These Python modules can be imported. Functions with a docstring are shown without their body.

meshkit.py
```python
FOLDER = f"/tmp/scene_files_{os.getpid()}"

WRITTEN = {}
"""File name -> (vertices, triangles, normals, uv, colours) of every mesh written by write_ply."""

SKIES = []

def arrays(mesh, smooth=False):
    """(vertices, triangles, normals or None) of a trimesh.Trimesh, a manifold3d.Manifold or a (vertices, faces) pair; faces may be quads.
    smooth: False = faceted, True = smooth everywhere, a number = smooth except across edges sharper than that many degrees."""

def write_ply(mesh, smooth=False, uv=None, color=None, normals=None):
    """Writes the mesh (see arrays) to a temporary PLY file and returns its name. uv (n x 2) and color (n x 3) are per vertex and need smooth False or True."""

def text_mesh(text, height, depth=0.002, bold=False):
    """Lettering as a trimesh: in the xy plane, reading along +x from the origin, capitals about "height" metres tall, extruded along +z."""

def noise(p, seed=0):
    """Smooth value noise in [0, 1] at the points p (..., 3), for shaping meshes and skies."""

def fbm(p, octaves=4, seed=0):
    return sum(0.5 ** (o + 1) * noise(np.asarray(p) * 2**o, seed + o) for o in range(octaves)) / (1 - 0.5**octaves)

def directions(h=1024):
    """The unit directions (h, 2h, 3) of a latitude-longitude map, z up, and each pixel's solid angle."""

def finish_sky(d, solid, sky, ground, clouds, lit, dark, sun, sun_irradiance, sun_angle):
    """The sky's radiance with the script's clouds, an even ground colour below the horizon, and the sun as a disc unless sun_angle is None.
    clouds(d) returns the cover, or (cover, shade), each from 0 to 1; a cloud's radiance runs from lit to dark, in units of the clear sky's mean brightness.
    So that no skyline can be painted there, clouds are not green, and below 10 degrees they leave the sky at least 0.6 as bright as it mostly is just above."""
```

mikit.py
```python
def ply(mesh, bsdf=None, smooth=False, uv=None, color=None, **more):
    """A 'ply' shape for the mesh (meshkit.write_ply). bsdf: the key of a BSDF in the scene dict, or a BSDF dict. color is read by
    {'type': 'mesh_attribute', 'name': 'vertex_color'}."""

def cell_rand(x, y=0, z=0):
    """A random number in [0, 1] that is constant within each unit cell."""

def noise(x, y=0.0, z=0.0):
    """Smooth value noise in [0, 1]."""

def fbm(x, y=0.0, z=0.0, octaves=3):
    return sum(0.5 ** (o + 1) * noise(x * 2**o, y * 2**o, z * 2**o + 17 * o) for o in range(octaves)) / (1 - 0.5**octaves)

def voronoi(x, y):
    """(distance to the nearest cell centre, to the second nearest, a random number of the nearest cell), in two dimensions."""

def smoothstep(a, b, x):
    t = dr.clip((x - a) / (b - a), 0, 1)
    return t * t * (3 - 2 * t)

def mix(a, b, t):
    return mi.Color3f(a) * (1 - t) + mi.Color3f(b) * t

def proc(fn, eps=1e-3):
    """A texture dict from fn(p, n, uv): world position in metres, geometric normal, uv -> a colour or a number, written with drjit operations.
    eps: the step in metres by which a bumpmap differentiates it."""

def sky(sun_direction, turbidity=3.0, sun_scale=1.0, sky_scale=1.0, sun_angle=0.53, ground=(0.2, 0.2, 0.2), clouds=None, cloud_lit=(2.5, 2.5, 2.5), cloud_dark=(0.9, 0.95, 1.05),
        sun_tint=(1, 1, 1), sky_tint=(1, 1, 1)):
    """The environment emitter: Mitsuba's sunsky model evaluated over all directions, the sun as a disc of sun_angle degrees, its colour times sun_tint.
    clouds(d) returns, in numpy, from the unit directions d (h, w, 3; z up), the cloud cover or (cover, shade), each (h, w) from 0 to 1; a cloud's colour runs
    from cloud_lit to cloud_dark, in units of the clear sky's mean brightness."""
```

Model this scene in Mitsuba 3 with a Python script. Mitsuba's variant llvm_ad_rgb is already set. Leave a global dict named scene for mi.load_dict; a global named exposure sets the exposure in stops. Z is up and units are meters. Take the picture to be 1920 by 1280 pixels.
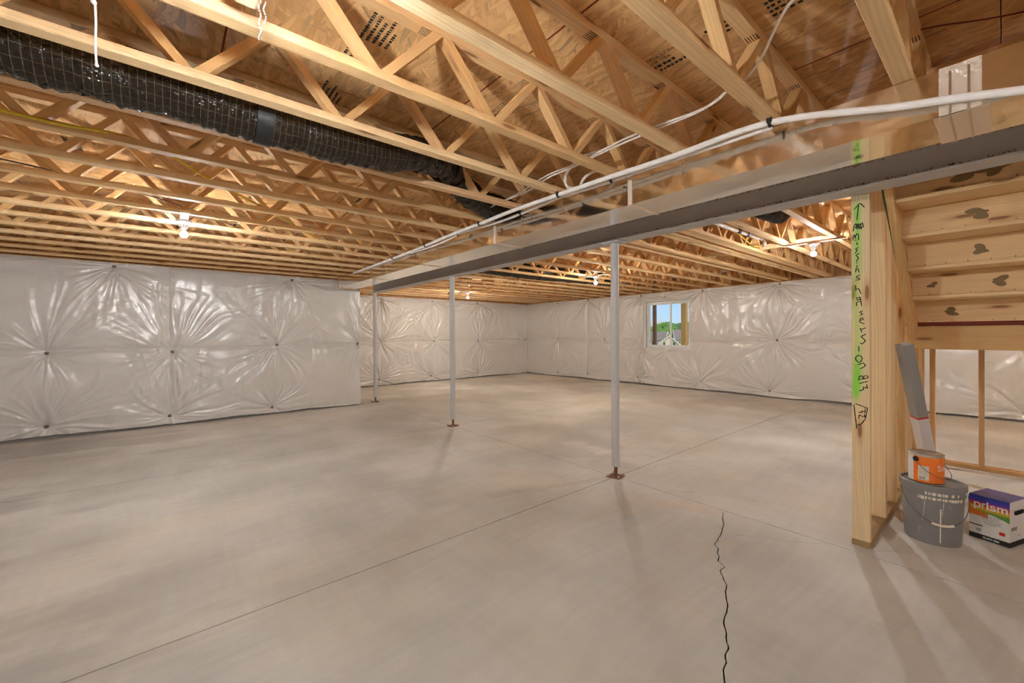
import math, random
import numpy as np, trimesh, drjit as dr, mitsuba as mi
import mikit, meshkit
from mikit import noise, fbm, voronoi, cell_rand, smoothstep, mix
from shapely.geometry import Polygon, LineString, box as sbox, Point
from shapely.ops import unary_union

rng = random.Random(7)
nrg = np.random.default_rng(7)
T = mi.ScalarTransform4f
scene, labels = {}, {}

# ------------------------------------------------------------------ camera, sky, exposure
F_PX, CY_PX, EYE = 773.8, 631.3, np.array([0.0, 0.0, 1.325])
yaw, pitch, roll = (math.radians(a) for a in (39.964, -0.291, -0.349))
fwd = np.array([math.sin(yaw) * math.cos(pitch), math.cos(yaw) * math.cos(pitch), math.sin(pitch)])
rgt = np.cross(fwd, [0, 0, 1]); rgt /= np.linalg.norm(rgt); upv = np.cross(rgt, fwd)
rgt, upv = math.cos(roll) * rgt + math.sin(roll) * upv, -math.sin(roll) * rgt + math.cos(roll) * upv
scene['camera'] = {'type': 'perspective', 'fov': math.degrees(2 * math.atan(960 / F_PX)), 'fov_axis': 'x',
                   'principal_point_offset_x': 0.0, 'principal_point_offset_y': (640 - CY_PX) / 1280,
                   'near_clip': 0.05, 'far_clip': 2000.0,
                   'to_world': T().look_at(origin=EYE.tolist(), target=(EYE + fwd).tolist(), up=upv.tolist())}


def sky_clouds(d):
    el = np.degrees(np.arcsin(np.clip(d[..., 2], -1, 1)))
    n = meshkit.fbm(np.stack([d[..., 0] * 9, d[..., 1] * 9, d[..., 2] * 22], -1), 5, 3)
    c = np.clip((n - 0.50 + 0.06 * np.exp(-((el - 3) / 4) ** 2)) * 6, 0, 1) * np.clip(el / 1.2, 0, 1)
    return c, 0.15 * c


scene['sky'] = mikit.sky((-0.35, -0.55, 0.75), turbidity=2.6, sun_scale=0.6, sky_scale=1.1, clouds=sky_clouds,
                         cloud_lit=(1.7, 1.72, 1.75), cloud_dark=(1.1, 1.15, 1.25), sky_tint=(0.92, 1.0, 1.06))
exposure = 1.85
BULB = 640.0
BULB_RGB = (0.94, 0.965, 0.97)

# ------------------------------------------------------------------ dimensions (metres)
ZT = 2.385            # underside of the floor trusses
ZD = 2.732            # underside of the floor deck
XB = 3.21             # steel beam
YL, YF, XR = 7.98, 10.60, 9.55    # faces of the insulated walls: left bay, far wall, right wall
XL, YN = -3.0, -4.0   # unseen sides
X_RET = 2.86          # where the left bay's end wall stops

# ------------------------------------------------------------------ materials


def lumber_colour(uv, light, dark):
    idn = dr.floor(uv.x / 40)
    L, w = uv.x - 40 * idn, uv.y
    r1, r2 = cell_rand(idn, 3, 1), cell_rand(idn, 7, 2)
    warp = (noise(L * 1.3 + idn * 7.1, w * 9, idn) - 0.5) * 0.06
    g = noise(L * 3.0, (w + warp) * 210, idn * 3.3)
    g2 = fbm(L * 1.1 + idn, w * 14, idn * 1.7, 2)
    ring = 0.5 + 0.5 * dr.sin((w + warp) * 380 + 5 * noise(L * 0.8, w * 10, idn))
    col = mix(light, dark, dr.clip(0.85 * r1 + 0.55 * (g2 - 0.5), 0, 1))
    col = mix(col, mi.Color3f(0.62, 0.36, 0.21), smoothstep(0.80, 1.0, r2) * 0.5)
    col = col * (0.86 + 0.16 * g) * (0.935 + 0.075 * ring)
    d1, d2, wh = voronoi(L * 1.9 + idn * 13.7, w * 8.5 + r2 * 9)
    knot = smoothstep(0.115, 0.055, d1) * dr.select(wh > 0.62, 1.0, 0.0)
    halo = smoothstep(0.26, 0.08, d1) * dr.select(wh > 0.62, 1.0, 0.0)
    col = mix(col, mi.Color3f(0.46, 0.22, 0.08), 0.45 * halo)
    return mix(col, mi.Color3f(0.20, 0.085, 0.03), 0.8 * knot)


def f_lumber(p, n, uv):
    return lumber_colour(uv, (0.84, 0.61, 0.345), (0.67, 0.415, 0.185))


def f_lumber_orange(p, n, uv):
    return lumber_colour(uv, (0.77, 0.51, 0.245), (0.60, 0.335, 0.125))


def f_sprayed(p, n, uv):
    base = lumber_colour(uv, (0.78, 0.60, 0.36), (0.70, 0.50, 0.27))
    c = 0.590 + 0.006 * dr.sin(p.z * 9) + 0.008 * (noise(p.z * 7, 3, 1) - 0.5)
    wd = 0.016 + 0.012 * noise(p.z * 5, 1, 4)
    m = dr.exp(-dr.square((p.y - c) / wd)) * smoothstep(0.86, 0.98, p.z) * smoothstep(2.16, 2.08, p.z)
    m = dr.clip(m * (1.25 - 0.9 * noise(p.z * 3.1, 8, 2)), 0, 1)
    m = m * dr.select(n.x < -0.5, 1.0, 0.0)
    stain = smoothstep(2.13, 2.15, p.z) * (0.35 + 0.4 * noise(p.y * 220, p.z * 14, 2))
    return mix(mix(base, mi.Color3f(0.20, 0.62, 0.05), 0.92 * m), mi.Color3f(0.10, 0.09, 0.05), stain * 0.75)


def f_osb(p, n, uv):
    x, y = p.x, p.y
    col = mi.Color3f(0.52, 0.31, 0.135)
    pick = noise(x * 5, y * 4, 9)
    for k, (th, s, fu, fv) in enumerate(((1.35, 1.0, 8.0, 52.0), (1.9, 1.0, 10.0, 64.0), (0.75, 1.0, 9.0, 48.0), (1.58, 1.0, 7.0, 40.0))):
        c, sn = math.cos(th), math.sin(th)
        wv = 0.05 * (noise(x * 7, y * 7, k) - 0.5)
        u, v = (x * c + y * sn + wv) * fu, (-x * sn + y * c + wv) * fv
        d1, d2, wh = voronoi(u + 31 * k, v)
        grain = 0.5 * noise(u * 1.5, v * 6.0, wh * 60) + 0.5 * noise(u * 4.0, v * 17.0, wh * 90)
        tone = mix((0.68, 0.42, 0.19), (0.46, 0.245, 0.09), dr.clip(wh * 0.95 - 0.08 + 0.9 * (grain - 0.5), 0, 1))
        tone = mix(tone, mi.Color3f(0.24, 0.19, 0.12), dr.select(wh > 0.955, 0.38, 0.0))
        tone = tone * (0.86 + 0.14 * smoothstep(0.0, 0.08, d2 - d1))
        keep = dr.select(cell_rand(dr.floor(u) + k * 7, dr.floor(v), 5) + 0.5 * pick > 0.62, 1.0, 0.0) if k else 1.0
        col = mix(col, tone, keep)
    return col


def f_concrete(p, n, uv):
    x, y = p.x, p.y
    big = fbm(x * 0.55, y * 0.55, 1.0, 3)
    med = fbm(x * 2.1 + 4, y * 2.1, 2.0, 4)
    sw = noise(x * 3 + 2.5 * noise(x * 0.9, y * 0.9, 3), y * 38 + 9 * noise(x * 1.1, y * 1.1, 5), 7)
    sw2 = noise(x * 34 + 8 * noise(x, y, 2), y * 3, 11)
    fine = noise(x * 190, y * 190, 0)
    col = mix((0.425, 0.408, 0.372), (0.56, 0.535, 0.49), smoothstep(0.3, 0.7, big))
    col = col * (0.82 + 0.34 * med) * (0.955 + 0.06 * sw + 0.035 * sw2) * (0.975 + 0.05 * fine)
    tan = smoothstep(0.52, 0.75, fbm(x * 0.8 + 20, y * 0.8 + 3, 4.0, 3)) * 0.40
    col = mix(col, col * mi.Color3f(1.0, 0.91, 0.79), tan)
    # scuffs of darker film near the left wall and around the first post
    dk = smoothstep(0.50, 0.68, fbm(x * 0.9 + 7, y * 2.4 + 2, 3.0, 5)) * smoothstep(1.5, -1.0, x)
    dk = dk + 0.8 * smoothstep(0.5, 0.66, fbm(x * 2.0 + 3, y * 2.2, 8.0, 4)) * dr.exp(-dr.square((x - 4.0) / 0.9) - dr.square((y - 2.9) / 0.7))
    col = mix(col, mi.Color3f(0.25, 0.24, 0.23), 0.46 * dr.clip(dk, 0, 1))
    rs = smoothstep(0.60, 0.74, fbm(x * 2.6 + 1, y * 2.6 + 8, 6.0, 4)) * dr.exp(-dr.square((x - 2.75) / 0.8) - dr.square((y - 1.2) / 0.8))
    col = mix(col, mi.Color3f(0.55, 0.36, 0.20), 0.30 * rs)
    return col


def f_blanket(p, n, uv):
    a = noise(p.x * 55, p.y * 55, p.z * 55)
    b = fbm(p.x * 0.9, p.y * 0.9, p.z * 0.9, 2)
    return mi.Color3f(0.635, 0.62, 0.60) * (0.965 + 0.03 * a + 0.03 * b)


def f_beam(p, n, uv):
    base = mi.Color3f(0.43, 0.425, 0.42) * (0.93 + 0.14 * fbm(p.y * 3, p.z * 9, p.x * 9, 3))
    edge = dr.exp(-dr.square((p.z - 2.338) / 0.017)) + dr.exp(-dr.square((p.z - 2.215) / 0.016))
    sp = noise(p.y * 190, p.z * 190, p.x * 80)
    m = smoothstep(0.64, 0.72, sp * (0.55 + 0.45 * edge) + 0.10 * edge) * dr.clip(edge + 0.10, 0, 1)
    m = m * smoothstep(2.9, 1.6, p.y) * dr.select(dr.abs(n.z) < 0.5, 1.0, 0.0)
    return mix(base, mi.Color3f(0.17, 0.075, 0.035), dr.clip(m, 0, 1))


def f_rust(p, n, uv):
    return mix((0.13, 0.055, 0.03), (0.22, 0.11, 0.07), noise(p.x * 90, p.y * 90, p.z * 90))


def f_duct(p, n, uv):
    d1, d2, wh = voronoi(p.y * 42 + p.x * 9, p.z * 42 + p.x * 42)
    return mi.Color3f(0.96, 0.93, 0.87) * (0.95 + 0.05 * wh)


def f_duct_rough(p, n, uv):
    a = fbm(p.y * 6, p.z * 6, p.x * 6, 3)
    return 0.07 + 0.07 * a * dr.select(dr.abs(n.z) > 0.5, 0.35, 1.0)


def f_duct_bump(p, n, uv):
    return 0.0012 * fbm(p.y * 3.0, p.z * 7.0, p.x * 7.0, 2)


def f_flex(p, n, uv):
    ring = dr.abs(uv.x * 38 - dr.floor(uv.x * 38) - 0.5)
    ln = smoothstep(0.43, 0.47, ring)
    thr = smoothstep(0.45, 0.48, dr.abs(uv.y * 14 - dr.floor(uv.y * 14) - 0.5)) * 0.6
    return mix((0.010, 0.0075, 0.005), (0.10, 0.07, 0.04), dr.clip(ln + thr, 0, 1) * 0.6)


def f_flex_bump(p, n, uv):
    return 0.006 * noise(p.x * 90, p.y * 90, p.z * 90) + 0.012 * fbm(p.x * 22, p.y * 22, p.z * 22, 2)


def f_bucket(p, n, uv):
    return mi.Color3f(0.20, 0.205, 0.205) * (0.95 + 0.1 * fbm(p.x * 20, p.y * 20, p.z * 20, 2))


def f_prism(p, n, uv):
    # uv.x along the width, uv.y up the height (0..1) of the printed front
    u, v = uv.x, uv.y
    white = mi.Color3f(0.72, 0.70, 0.66)
    t = dr.clip((v - 0.60) / 0.40, 0, 1)
    spec = mix((0.10, 0.30, 0.05), (0.72, 0.42, 0.03), smoothstep(0.05, 0.30, t))
    spec = mix(spec, mi.Color3f(0.60, 0.04, 0.03), smoothstep(0.30, 0.50, t))
    spec = mix(spec, mi.Color3f(0.06, 0.05, 0.38), smoothstep(0.52, 0.72, t))
    spec = mix(spec, mi.Color3f(0.02, 0.05, 0.28), smoothstep(0.75, 1.0, t))
    lo = 0.62 + 0.05 * u - 0.26 * dr.square(dr.clip(u - 0.25, 0, 1)) - 0.10 * (1 - u) * (1 - u) * (1 - u)
    col = mix(white, spec, smoothstep(lo - 0.004, lo + 0.004, v))
    og = smoothstep(0.50, 0.47, u) * smoothstep(0.535, 0.545, v + 0.05 * u) * smoothstep(0.70, 0.69, v + 0.15 * u)
    col = mix(col, mi.Color3f(0.70, 0.20, 0.03), og)
    bar = dr.select((v > 0.30) & (v < 0.325) & (u < 0.35), 1.0, 0.0)
    col = mix(col, mi.Color3f(0.05, 0.05, 0.05), bar)
    return mix(col, mi.Color3f(0.02, 0.02, 0.022), dr.select(v < 0.115, 1.0, 0.0))


def f_can(p, n, uv):
    u, v = uv.x, uv.y          # u: fraction of the turn, v: 0..1 up the label
    col = mix((0.86, 0.20, 0.025), (0.80, 0.13, 0.02), smoothstep(0.3, 0.9, u))
    col = mix(col, mi.Color3f(0.75, 0.74, 0.72), dr.select(u < 0.105, 1.0, 0.0))
    col = mix(col, mi.Color3f(0.70, 0.66, 0.56), dr.select((u > 0.155) & (u < 0.25) & (v > 0.12) & (v < 0.66), 1.0, 0.0))
    lines = dr.select((u > 0.165) & (u < 0.24) & (v > 0.30) & (v < 0.62) & (dr.abs(v * 26 - dr.floor(v * 26) - 0.5) < 0.18), 0.5, 0.0)
    bars = dr.select((u > 0.165) & (u < 0.225) & (v > 0.14) & (v < 0.26) & (cell_rand(u * 330, 1, 1) > 0.5), 0.9, 0.0)
    col = mix(col, mi.Color3f(0.04, 0.04, 0.04), lines + bars)
    col = mix(col, mi.Color3f(0.06, 0.07, 0.22), dr.select((u > 0.435) & (u < 0.468) & (v > 0.74) & (v < 0.97), 1.0, 0.0))
    return mix(col, mi.Color3f(0.05, 0.03, 0.02), dr.select(v < 0.03, 1.0, 0.0))


def f_foliage(p, n, uv):
    a = fbm(p.x * 0.8, p.y * 0.8, p.z * 0.8, 3)
    return mix((0.05, 0.14, 0.03), (0.16, 0.34, 0.08), a)


def f_foliage_dark(p, n, uv):
    a = fbm(p.x * 0.6, p.y * 0.6, p.z * 0.6, 3)
    return mix((0.05, 0.11, 0.05), (0.12, 0.21, 0.10), a)


def f_lawn(p, n, uv):
    a = fbm(p.x * 0.2, p.y * 0.2, 0.0, 3)
    return mix((0.26, 0.33, 0.06), (0.42, 0.45, 0.12), a)


def f_shingle(p, n, uv):
    a = noise(p.x * 3, p.y * 3, p.z * 8)
    return mix((0.17, 0.17, 0.18), (0.26, 0.25, 0.26), a)


def pbr(col, rough=0.6, spec=0.4, metal=0.0, **k):
    c = col if isinstance(col, dict) else {'type': 'rgb', 'value': list(col)}
    r = rough if isinstance(rough, dict) else float(rough)
    return {'type': 'twosided', 'b': {'type': 'principled', 'base_color': c, 'roughness': r, 'specular': spec, 'metallic': metal, **k}}


def bumped(inner, fn, eps=2e-3):
    return {'type': 'twosided', 'b': {'type': 'bumpmap', 'arbitrary': mikit.proc(fn, eps), 'scale': 1.0, 'inner': inner['b']}}


P = mikit.proc
scene['m_lumber'] = pbr(P(f_lumber), 0.62, 0.25)
scene['m_web'] = pbr(P(f_lumber_orange), 0.62, 0.25)
scene['m_spray'] = pbr(P(f_sprayed), 0.62, 0.25)
scene['m_osb'] = pbr(P(f_osb), 0.6, 0.3)
scene['m_concrete'] = pbr(P(f_concrete), 0.55, 0.28)
scene['m_blanket'] = pbr(P(f_blanket), 0.24, 0.65, clearcoat=0.8, clearcoat_gloss=0.85)
scene['m_wallgrey'] = pbr((0.30, 0.29, 0.28), 0.9, 0.2)
scene['m_gap'] = pbr((0.02, 0.018, 0.016), 0.9, 0.1)
scene['m_beam'] = pbr(P(f_beam), 0.45, 0.45)
scene['m_post'] = pbr((0.50, 0.50, 0.51), 0.38, 0.5)
scene['m_rust'] = pbr(P(f_rust), 0.75, 0.3)
scene['m_duct'] = bumped(pbr(P(f_duct), P(f_duct_rough), 0.5, 1.0), f_duct_bump, 4e-3)
scene['m_tape'] = pbr((0.80, 0.70, 0.60), 0.22, 0.6, 0.35)
scene['m_flex'] = bumped(pbr(P(f_flex), 0.13, 0.35), f_flex_bump)
scene['m_black'] = pbr((0.014, 0.014, 0.014), 0.45, 0.25)
scene['m_pin'] = pbr((0.14, 0.13, 0.12), 0.5, 0.5, 0.4)
scene['m_pipe'] = pbr((0.80, 0.78, 0.755), 0.35, 0.5)
scene['m_cable'] = pbr((0.82, 0.80, 0.76), 0.45, 0.4)
scene['m_yellow'] = pbr((0.70, 0.52, 0.03), 0.4, 0.5)
scene['m_green'] = pbr((0.01, 0.10, 0.03), 0.4, 0.5)
scene['m_red'] = pbr((0.16, 0.022, 0.012), 0.6, 0.3)
scene['m_redbright'] = pbr((0.62, 0.03, 0.03), 0.5, 0.3)
scene['m_white'] = pbr((0.78, 0.78, 0.77), 0.4, 0.5)
scene['m_chrome'] = pbr((0.72, 0.70, 0.66), 0.25, 0.5, 1.0)
scene['m_bucket'] = pbr(P(f_bucket), 0.38, 0.5)
scene['m_splash'] = pbr((0.74, 0.68, 0.58), 0.5, 0.4)
scene['m_can'] = pbr(P(f_can), 0.35, 0.5)
scene['m_prism'] = pbr(P(f_prism), 0.4, 0.4)
scene['m_cardgrey'] = pbr((0.30, 0.31, 0.315), 0.5, 0.4)
scene['m_cardwhite'] = pbr((0.72, 0.70, 0.72), 0.5, 0.4)
scene['m_cardprint'] = pbr((0.11, 0.09, 0.25), 0.4, 0.4)
scene['m_ink'] = pbr((0.02, 0.018, 0.015), 0.7, 0.2)
scene['m_inkred'] = pbr((0.62, 0.08, 0.12), 0.7, 0.2)
scene['m_stain'] = pbr((0.20, 0.135, 0.055), 0.5, 0.3)
scene['m_stainedge'] = pbr((0.46, 0.29, 0.11), 0.5, 0.3)
scene['m_redline'] = pbr((0.22, 0.03, 0.015), 0.7, 0.2)
scene['m_vinyl'] = pbr((0.76, 0.77, 0.77), 0.35, 0.5)
scene['m_glass'] = {'type': 'thindielectric', 'int_ior': 1.5}
scene['m_foliage'] = pbr(P(f_foliage), 0.8, 0.2)
scene['m_foliage_dark'] = pbr(P(f_foliage_dark), 0.8, 0.2)
scene['m_lawn'] = pbr(P(f_lawn), 0.9, 0.1)
scene['m_shingle'] = pbr(P(f_shingle), 0.9, 0.1)
scene['m_siding'] = pbr((0.66, 0.63, 0.58), 0.8, 0.2)
scene['m_trimwhite'] = pbr((0.80, 0.79, 0.77), 0.6, 0.3)
scene['m_darkpane'] = pbr((0.06, 0.07, 0.09), 0.2, 0.5)
scene['m_postwood'] = pbr((0.42, 0.27, 0.10), 0.7, 0.2)
scene['m_postdark'] = pbr((0.11, 0.065, 0.04), 0.7, 0.2)
scene['m_treated'] = pbr((0.33, 0.22, 0.11), 0.75, 0.2)
scene['m_bulb'] = pbr((0.9, 0.9, 0.88), 0.4, 0.4)

# ------------------------------------------------------------------ helpers
counts = {}


def numbered(base):
    n = counts.get(base, 0)
    counts[base] = n + 1
    return base if n == 0 else f'{base}_{n:03d}'


def put(key, mesh, bsdf, smooth=False, uv=None, **more):
    key = numbered(key)
    scene[key] = mikit.ply(mesh, bsdf, smooth=smooth, uv=uv, **more)
    return key


def tag(key, label=None, cat=None, group=None, kind=None):
    d = labels.setdefault(key, {})
    for k, v in (('label', label), ('category', cat), ('group', group), ('kind', kind)):
        if v:
            d[k] = v
    return key


def thing(name, label, cat, group=None):
    return tag(numbered(name), label, cat, group)


_uid = [0]


def lumber(p0, p1, w, h, up=(0, 0, 1), cut=None, c=0.003):
    """A board from p0 to p1, w across, h along 'up'; rounded edges. cut='z': the ends are cut level. Returns ((v, f), uv)."""
    _uid[0] += 1
    base = 40.0 * (_uid[0] % 500) + 18
    p0, p1 = np.asarray(p0, float), np.asarray(p1, float)
    d = p1 - p0; L = np.linalg.norm(d); d /= L
    up = np.asarray(up, float); s = np.cross(up, d); s /= np.linalg.norm(s); u = np.cross(d, s)
    a, b = w / 2, h / 2
    sec = [(-a + c, -b), (a - c, -b), (a, -b + c), (a, b - c), (a - c, b), (-a + c, b), (-a, b - c), (-a, -b + c)]
    off = [x * s + y * u for x, y in sec]
    if cut == 'z':
        A = [p0 + o - d * (o[2] / d[2]) for o in off]; B = [p1 + o - d * (o[2] / d[2]) for o in off]
    else:
        A = [p0 + o for o in off]; B = [p1 + o for o in off]
    v, f, uv = [], [], []
    per = rng.random() * 3
    for i in range(8):
        j = (i + 1) % 8
        e = np.linalg.norm(off[j] - off[i])
        k = len(v)
        q = [A[i], A[j], B[j], B[i]]
        v += q
        uv += [(base + (x - p0) @ d, per + dw) for x, dw in zip(q, (0, e, e, 0))]
        f += [(k, k + 1, k + 2), (k, k + 2, k + 3)]
        per += e
    for ring, flip in ((A, True), (B, False)):
        k = len(v)
        v += ring
        uv += [(base + 0.02 * x, per + y) for x, y in sec]
        for i in range(1, 7):
            f.append((k, k + i + 1, k + i) if flip else (k, k + i, k + i + 1))
    return (np.array(v), np.array(f)[:, ::-1] if np.dot(np.cross(s, u), d) < 0 else np.array(f)), np.array(uv)


def board(key, p0, p1, w, h, up=(0, 0, 1), m='m_lumber', **k):
    mesh, uv = lumber(p0, p1, w, h, up, **k)
    return put(key, mesh, m, uv=uv)


def bx(lo, hi):
    lo, hi = np.minimum(lo, hi).astype(float), np.maximum(lo, hi).astype(float)
    m = trimesh.creation.box(extents=hi - lo); m.apply_translation((lo + hi) / 2)
    return m


def rbox(lo, hi, r=0.003):
    """box with chamfered edges"""
    lo, hi = np.minimum(lo, hi).astype(float), np.maximum(lo, hi).astype(float)
    pts = []
    for x in (0, 1):
        for y in (0, 1):
            for z in (0, 1):
                c = np.where([x, y, z], hi, lo)
                s = np.where([x, y, z], -1, 1) * r
                for k in range(3):
                    q = c + s; q[k] = c[k]
                    pts.append(q)
    return trimesh.convex.convex_hull(np.array(pts))


def cat(*ms):
    return trimesh.util.concatenate(list(ms))


def tube(pts, r, sides=10, n=None, closed_ends=True):
    """smooth tube through points; returns mesh, uv(length, turn)"""
    from scipy.interpolate import CubicSpline
    p = np.asarray(pts, float)
    if len(p) > 2:
        t = np.r_[0, np.cumsum(np.linalg.norm(np.diff(p, axis=0), axis=1))]
        n = n or max(12, int(t[-1] / 0.05))
        p = CubicSpline(t, p)(np.linspace(0, t[-1], n))
    elif n:
        p = p[0] + (p[1] - p[0]) * np.linspace(0, 1, n)[:, None]
    rr = np.broadcast_to(r, (len(p),)) if np.ndim(r) < 1 else np.interp(np.linspace(0, 1, len(p)), np.linspace(0, 1, len(r)), r)
    tg = np.gradient(p, axis=0); tg /= np.linalg.norm(tg, axis=1, keepdims=True)
    a = np.zeros_like(p)
    ref = np.array([0, 0, 1.0]) if abs(tg[0, 2]) < 0.9 else np.array([1.0, 0, 0])
    for i in range(len(p)):
        ref = ref - tg[i] * (ref @ tg[i]); ref /= np.linalg.norm(ref); a[i] = ref
    b = np.cross(tg, a)
    ang = np.arange(sides) * 2 * np.pi / sides
    v = p[:, None] + rr[:, None, None] * (np.cos(ang)[None, :, None] * a[:, None] + np.sin(ang)[None, :, None] * b[:, None])
    ln = np.r_[0, np.cumsum(np.linalg.norm(np.diff(p, axis=0), axis=1))]
    uv = np.stack(np.broadcast_arrays(ln[:, None], ang[None] / (2 * np.pi)), -1).reshape(-1, 2)
    f = []
    for i in range(len(p) - 1):
        for j in range(sides):
            k = (j + 1) % sides
            f += [(i * sides + j, i * sides + k, (i + 1) * sides + k), (i * sides + j, (i + 1) * sides + k, (i + 1) * sides + j)]
    v = v.reshape(-1, 3)
    if closed_ends:
        m = len(v)
        v = np.vstack([v, p[:1], p[-1:]]); uv = np.vstack([uv, [[0, 0]], [[ln[-1], 0]]])
        for j in range(sides):
            k = (j + 1) % sides
            f += [(m, k, j), (m + 1, (len(p) - 1) * sides + j, (len(p) - 1) * sides + k)]
    return (v, np.array(f)), uv


def tri(mesh):
    return trimesh.Trimesh(mesh[0], mesh[1], process=False)


def lathe(profile, centre, sections=48):
    m = trimesh.creation.revolve(np.array(profile, float), sections=sections)
    m.apply_translation(centre)
    return m


def extr(poly, h, frame=None):
    """extrude a shapely polygon (multi ok) by h along +z, then place by a 4x4 frame"""
    gs = [g for g in getattr(poly, 'geoms', [poly]) if g.area > 0]
    m = cat(*[trimesh.creation.extrude_polygon(g, h, engine='earcut') for g in gs])
    if frame is not None:
        m.apply_transform(frame)
    return m


def frame(o, x, y):
    x, y = np.asarray(x, float), np.asarray(y, float)
    M = np.eye(4); M[:3, 0], M[:3, 1], M[:3, 2], M[:3, 3] = x, y, np.cross(x, y), o
    return M


def text(s, h, o, x, y, depth=0.0008, bold=False):
    m = meshkit.text_mesh(s, h, depth, bold)
    m.apply_transform(frame(o, x, y))
    return m


# ------------------------------------------------------------------ floor: slabs between sawn joints, a crack
def crackpoly(pts, w, jit, seed):
    r = np.random.default_rng(seed)
    p = np.array(pts, float)
    out = [p[0]]
    for a, b in zip(p[:-1], p[1:]):
        n = max(1, int(np.linalg.norm(b - a) / 0.025))
        for i in range(1, n + 1):
            q = a + (b - a) * i / n
            out.append(q + (r.normal(0, jit, 2) if i < n else 0))
    return LineString(out).buffer(w / 2, cap_style=2, join_style=2)


main_crack = [(3.156, 1.339), (3.039, 1.294), (2.961, 1.252), (2.87, 1.226), (2.787, 1.2), (2.643, 1.175), (2.576, 1.125), (2.513, 1.09), (2.455, 1.072), (2.42, 1.02), (2.365, 1.021), (2.296, 0.975), (2.254, 0.94), (2.196, 0.923), (2.159, 0.904), (2.106, 0.875), (1.956, 0.83), (1.82, 0.753), (1.673, 0.712), (1.589, 0.671), (1.40, 0.60), (1.2, 0.55)]
thin_cracks = [[(2.822, 1.193), (2.922, 1.059), (2.991, 0.942), (3.074, 0.819), (3.183, 0.707)],
               [(3.012, 2.159), (3.118, 1.965), (3.247, 1.794), (3.403, 1.62), (3.45, 1.468), (3.509, 1.31), (3.66, 1.088)],
               [(2.506, 4.608), (2.428, 4.273), (2.436, 4.047), (2.386, 3.854), (2.407, 3.677), (2.495, 3.509), (2.588, 3.312), (2.662, 3.107), (2.726, 2.868), (2.823, 2.612), (2.927, 2.384)],
               [(3.282, 0.517), (3.358, 0.443), (3.402, 0.349), (3.443, 0.268), (3.445, 0.188), (3.494, 0.104), (3.583, -0.069)]]
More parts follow.
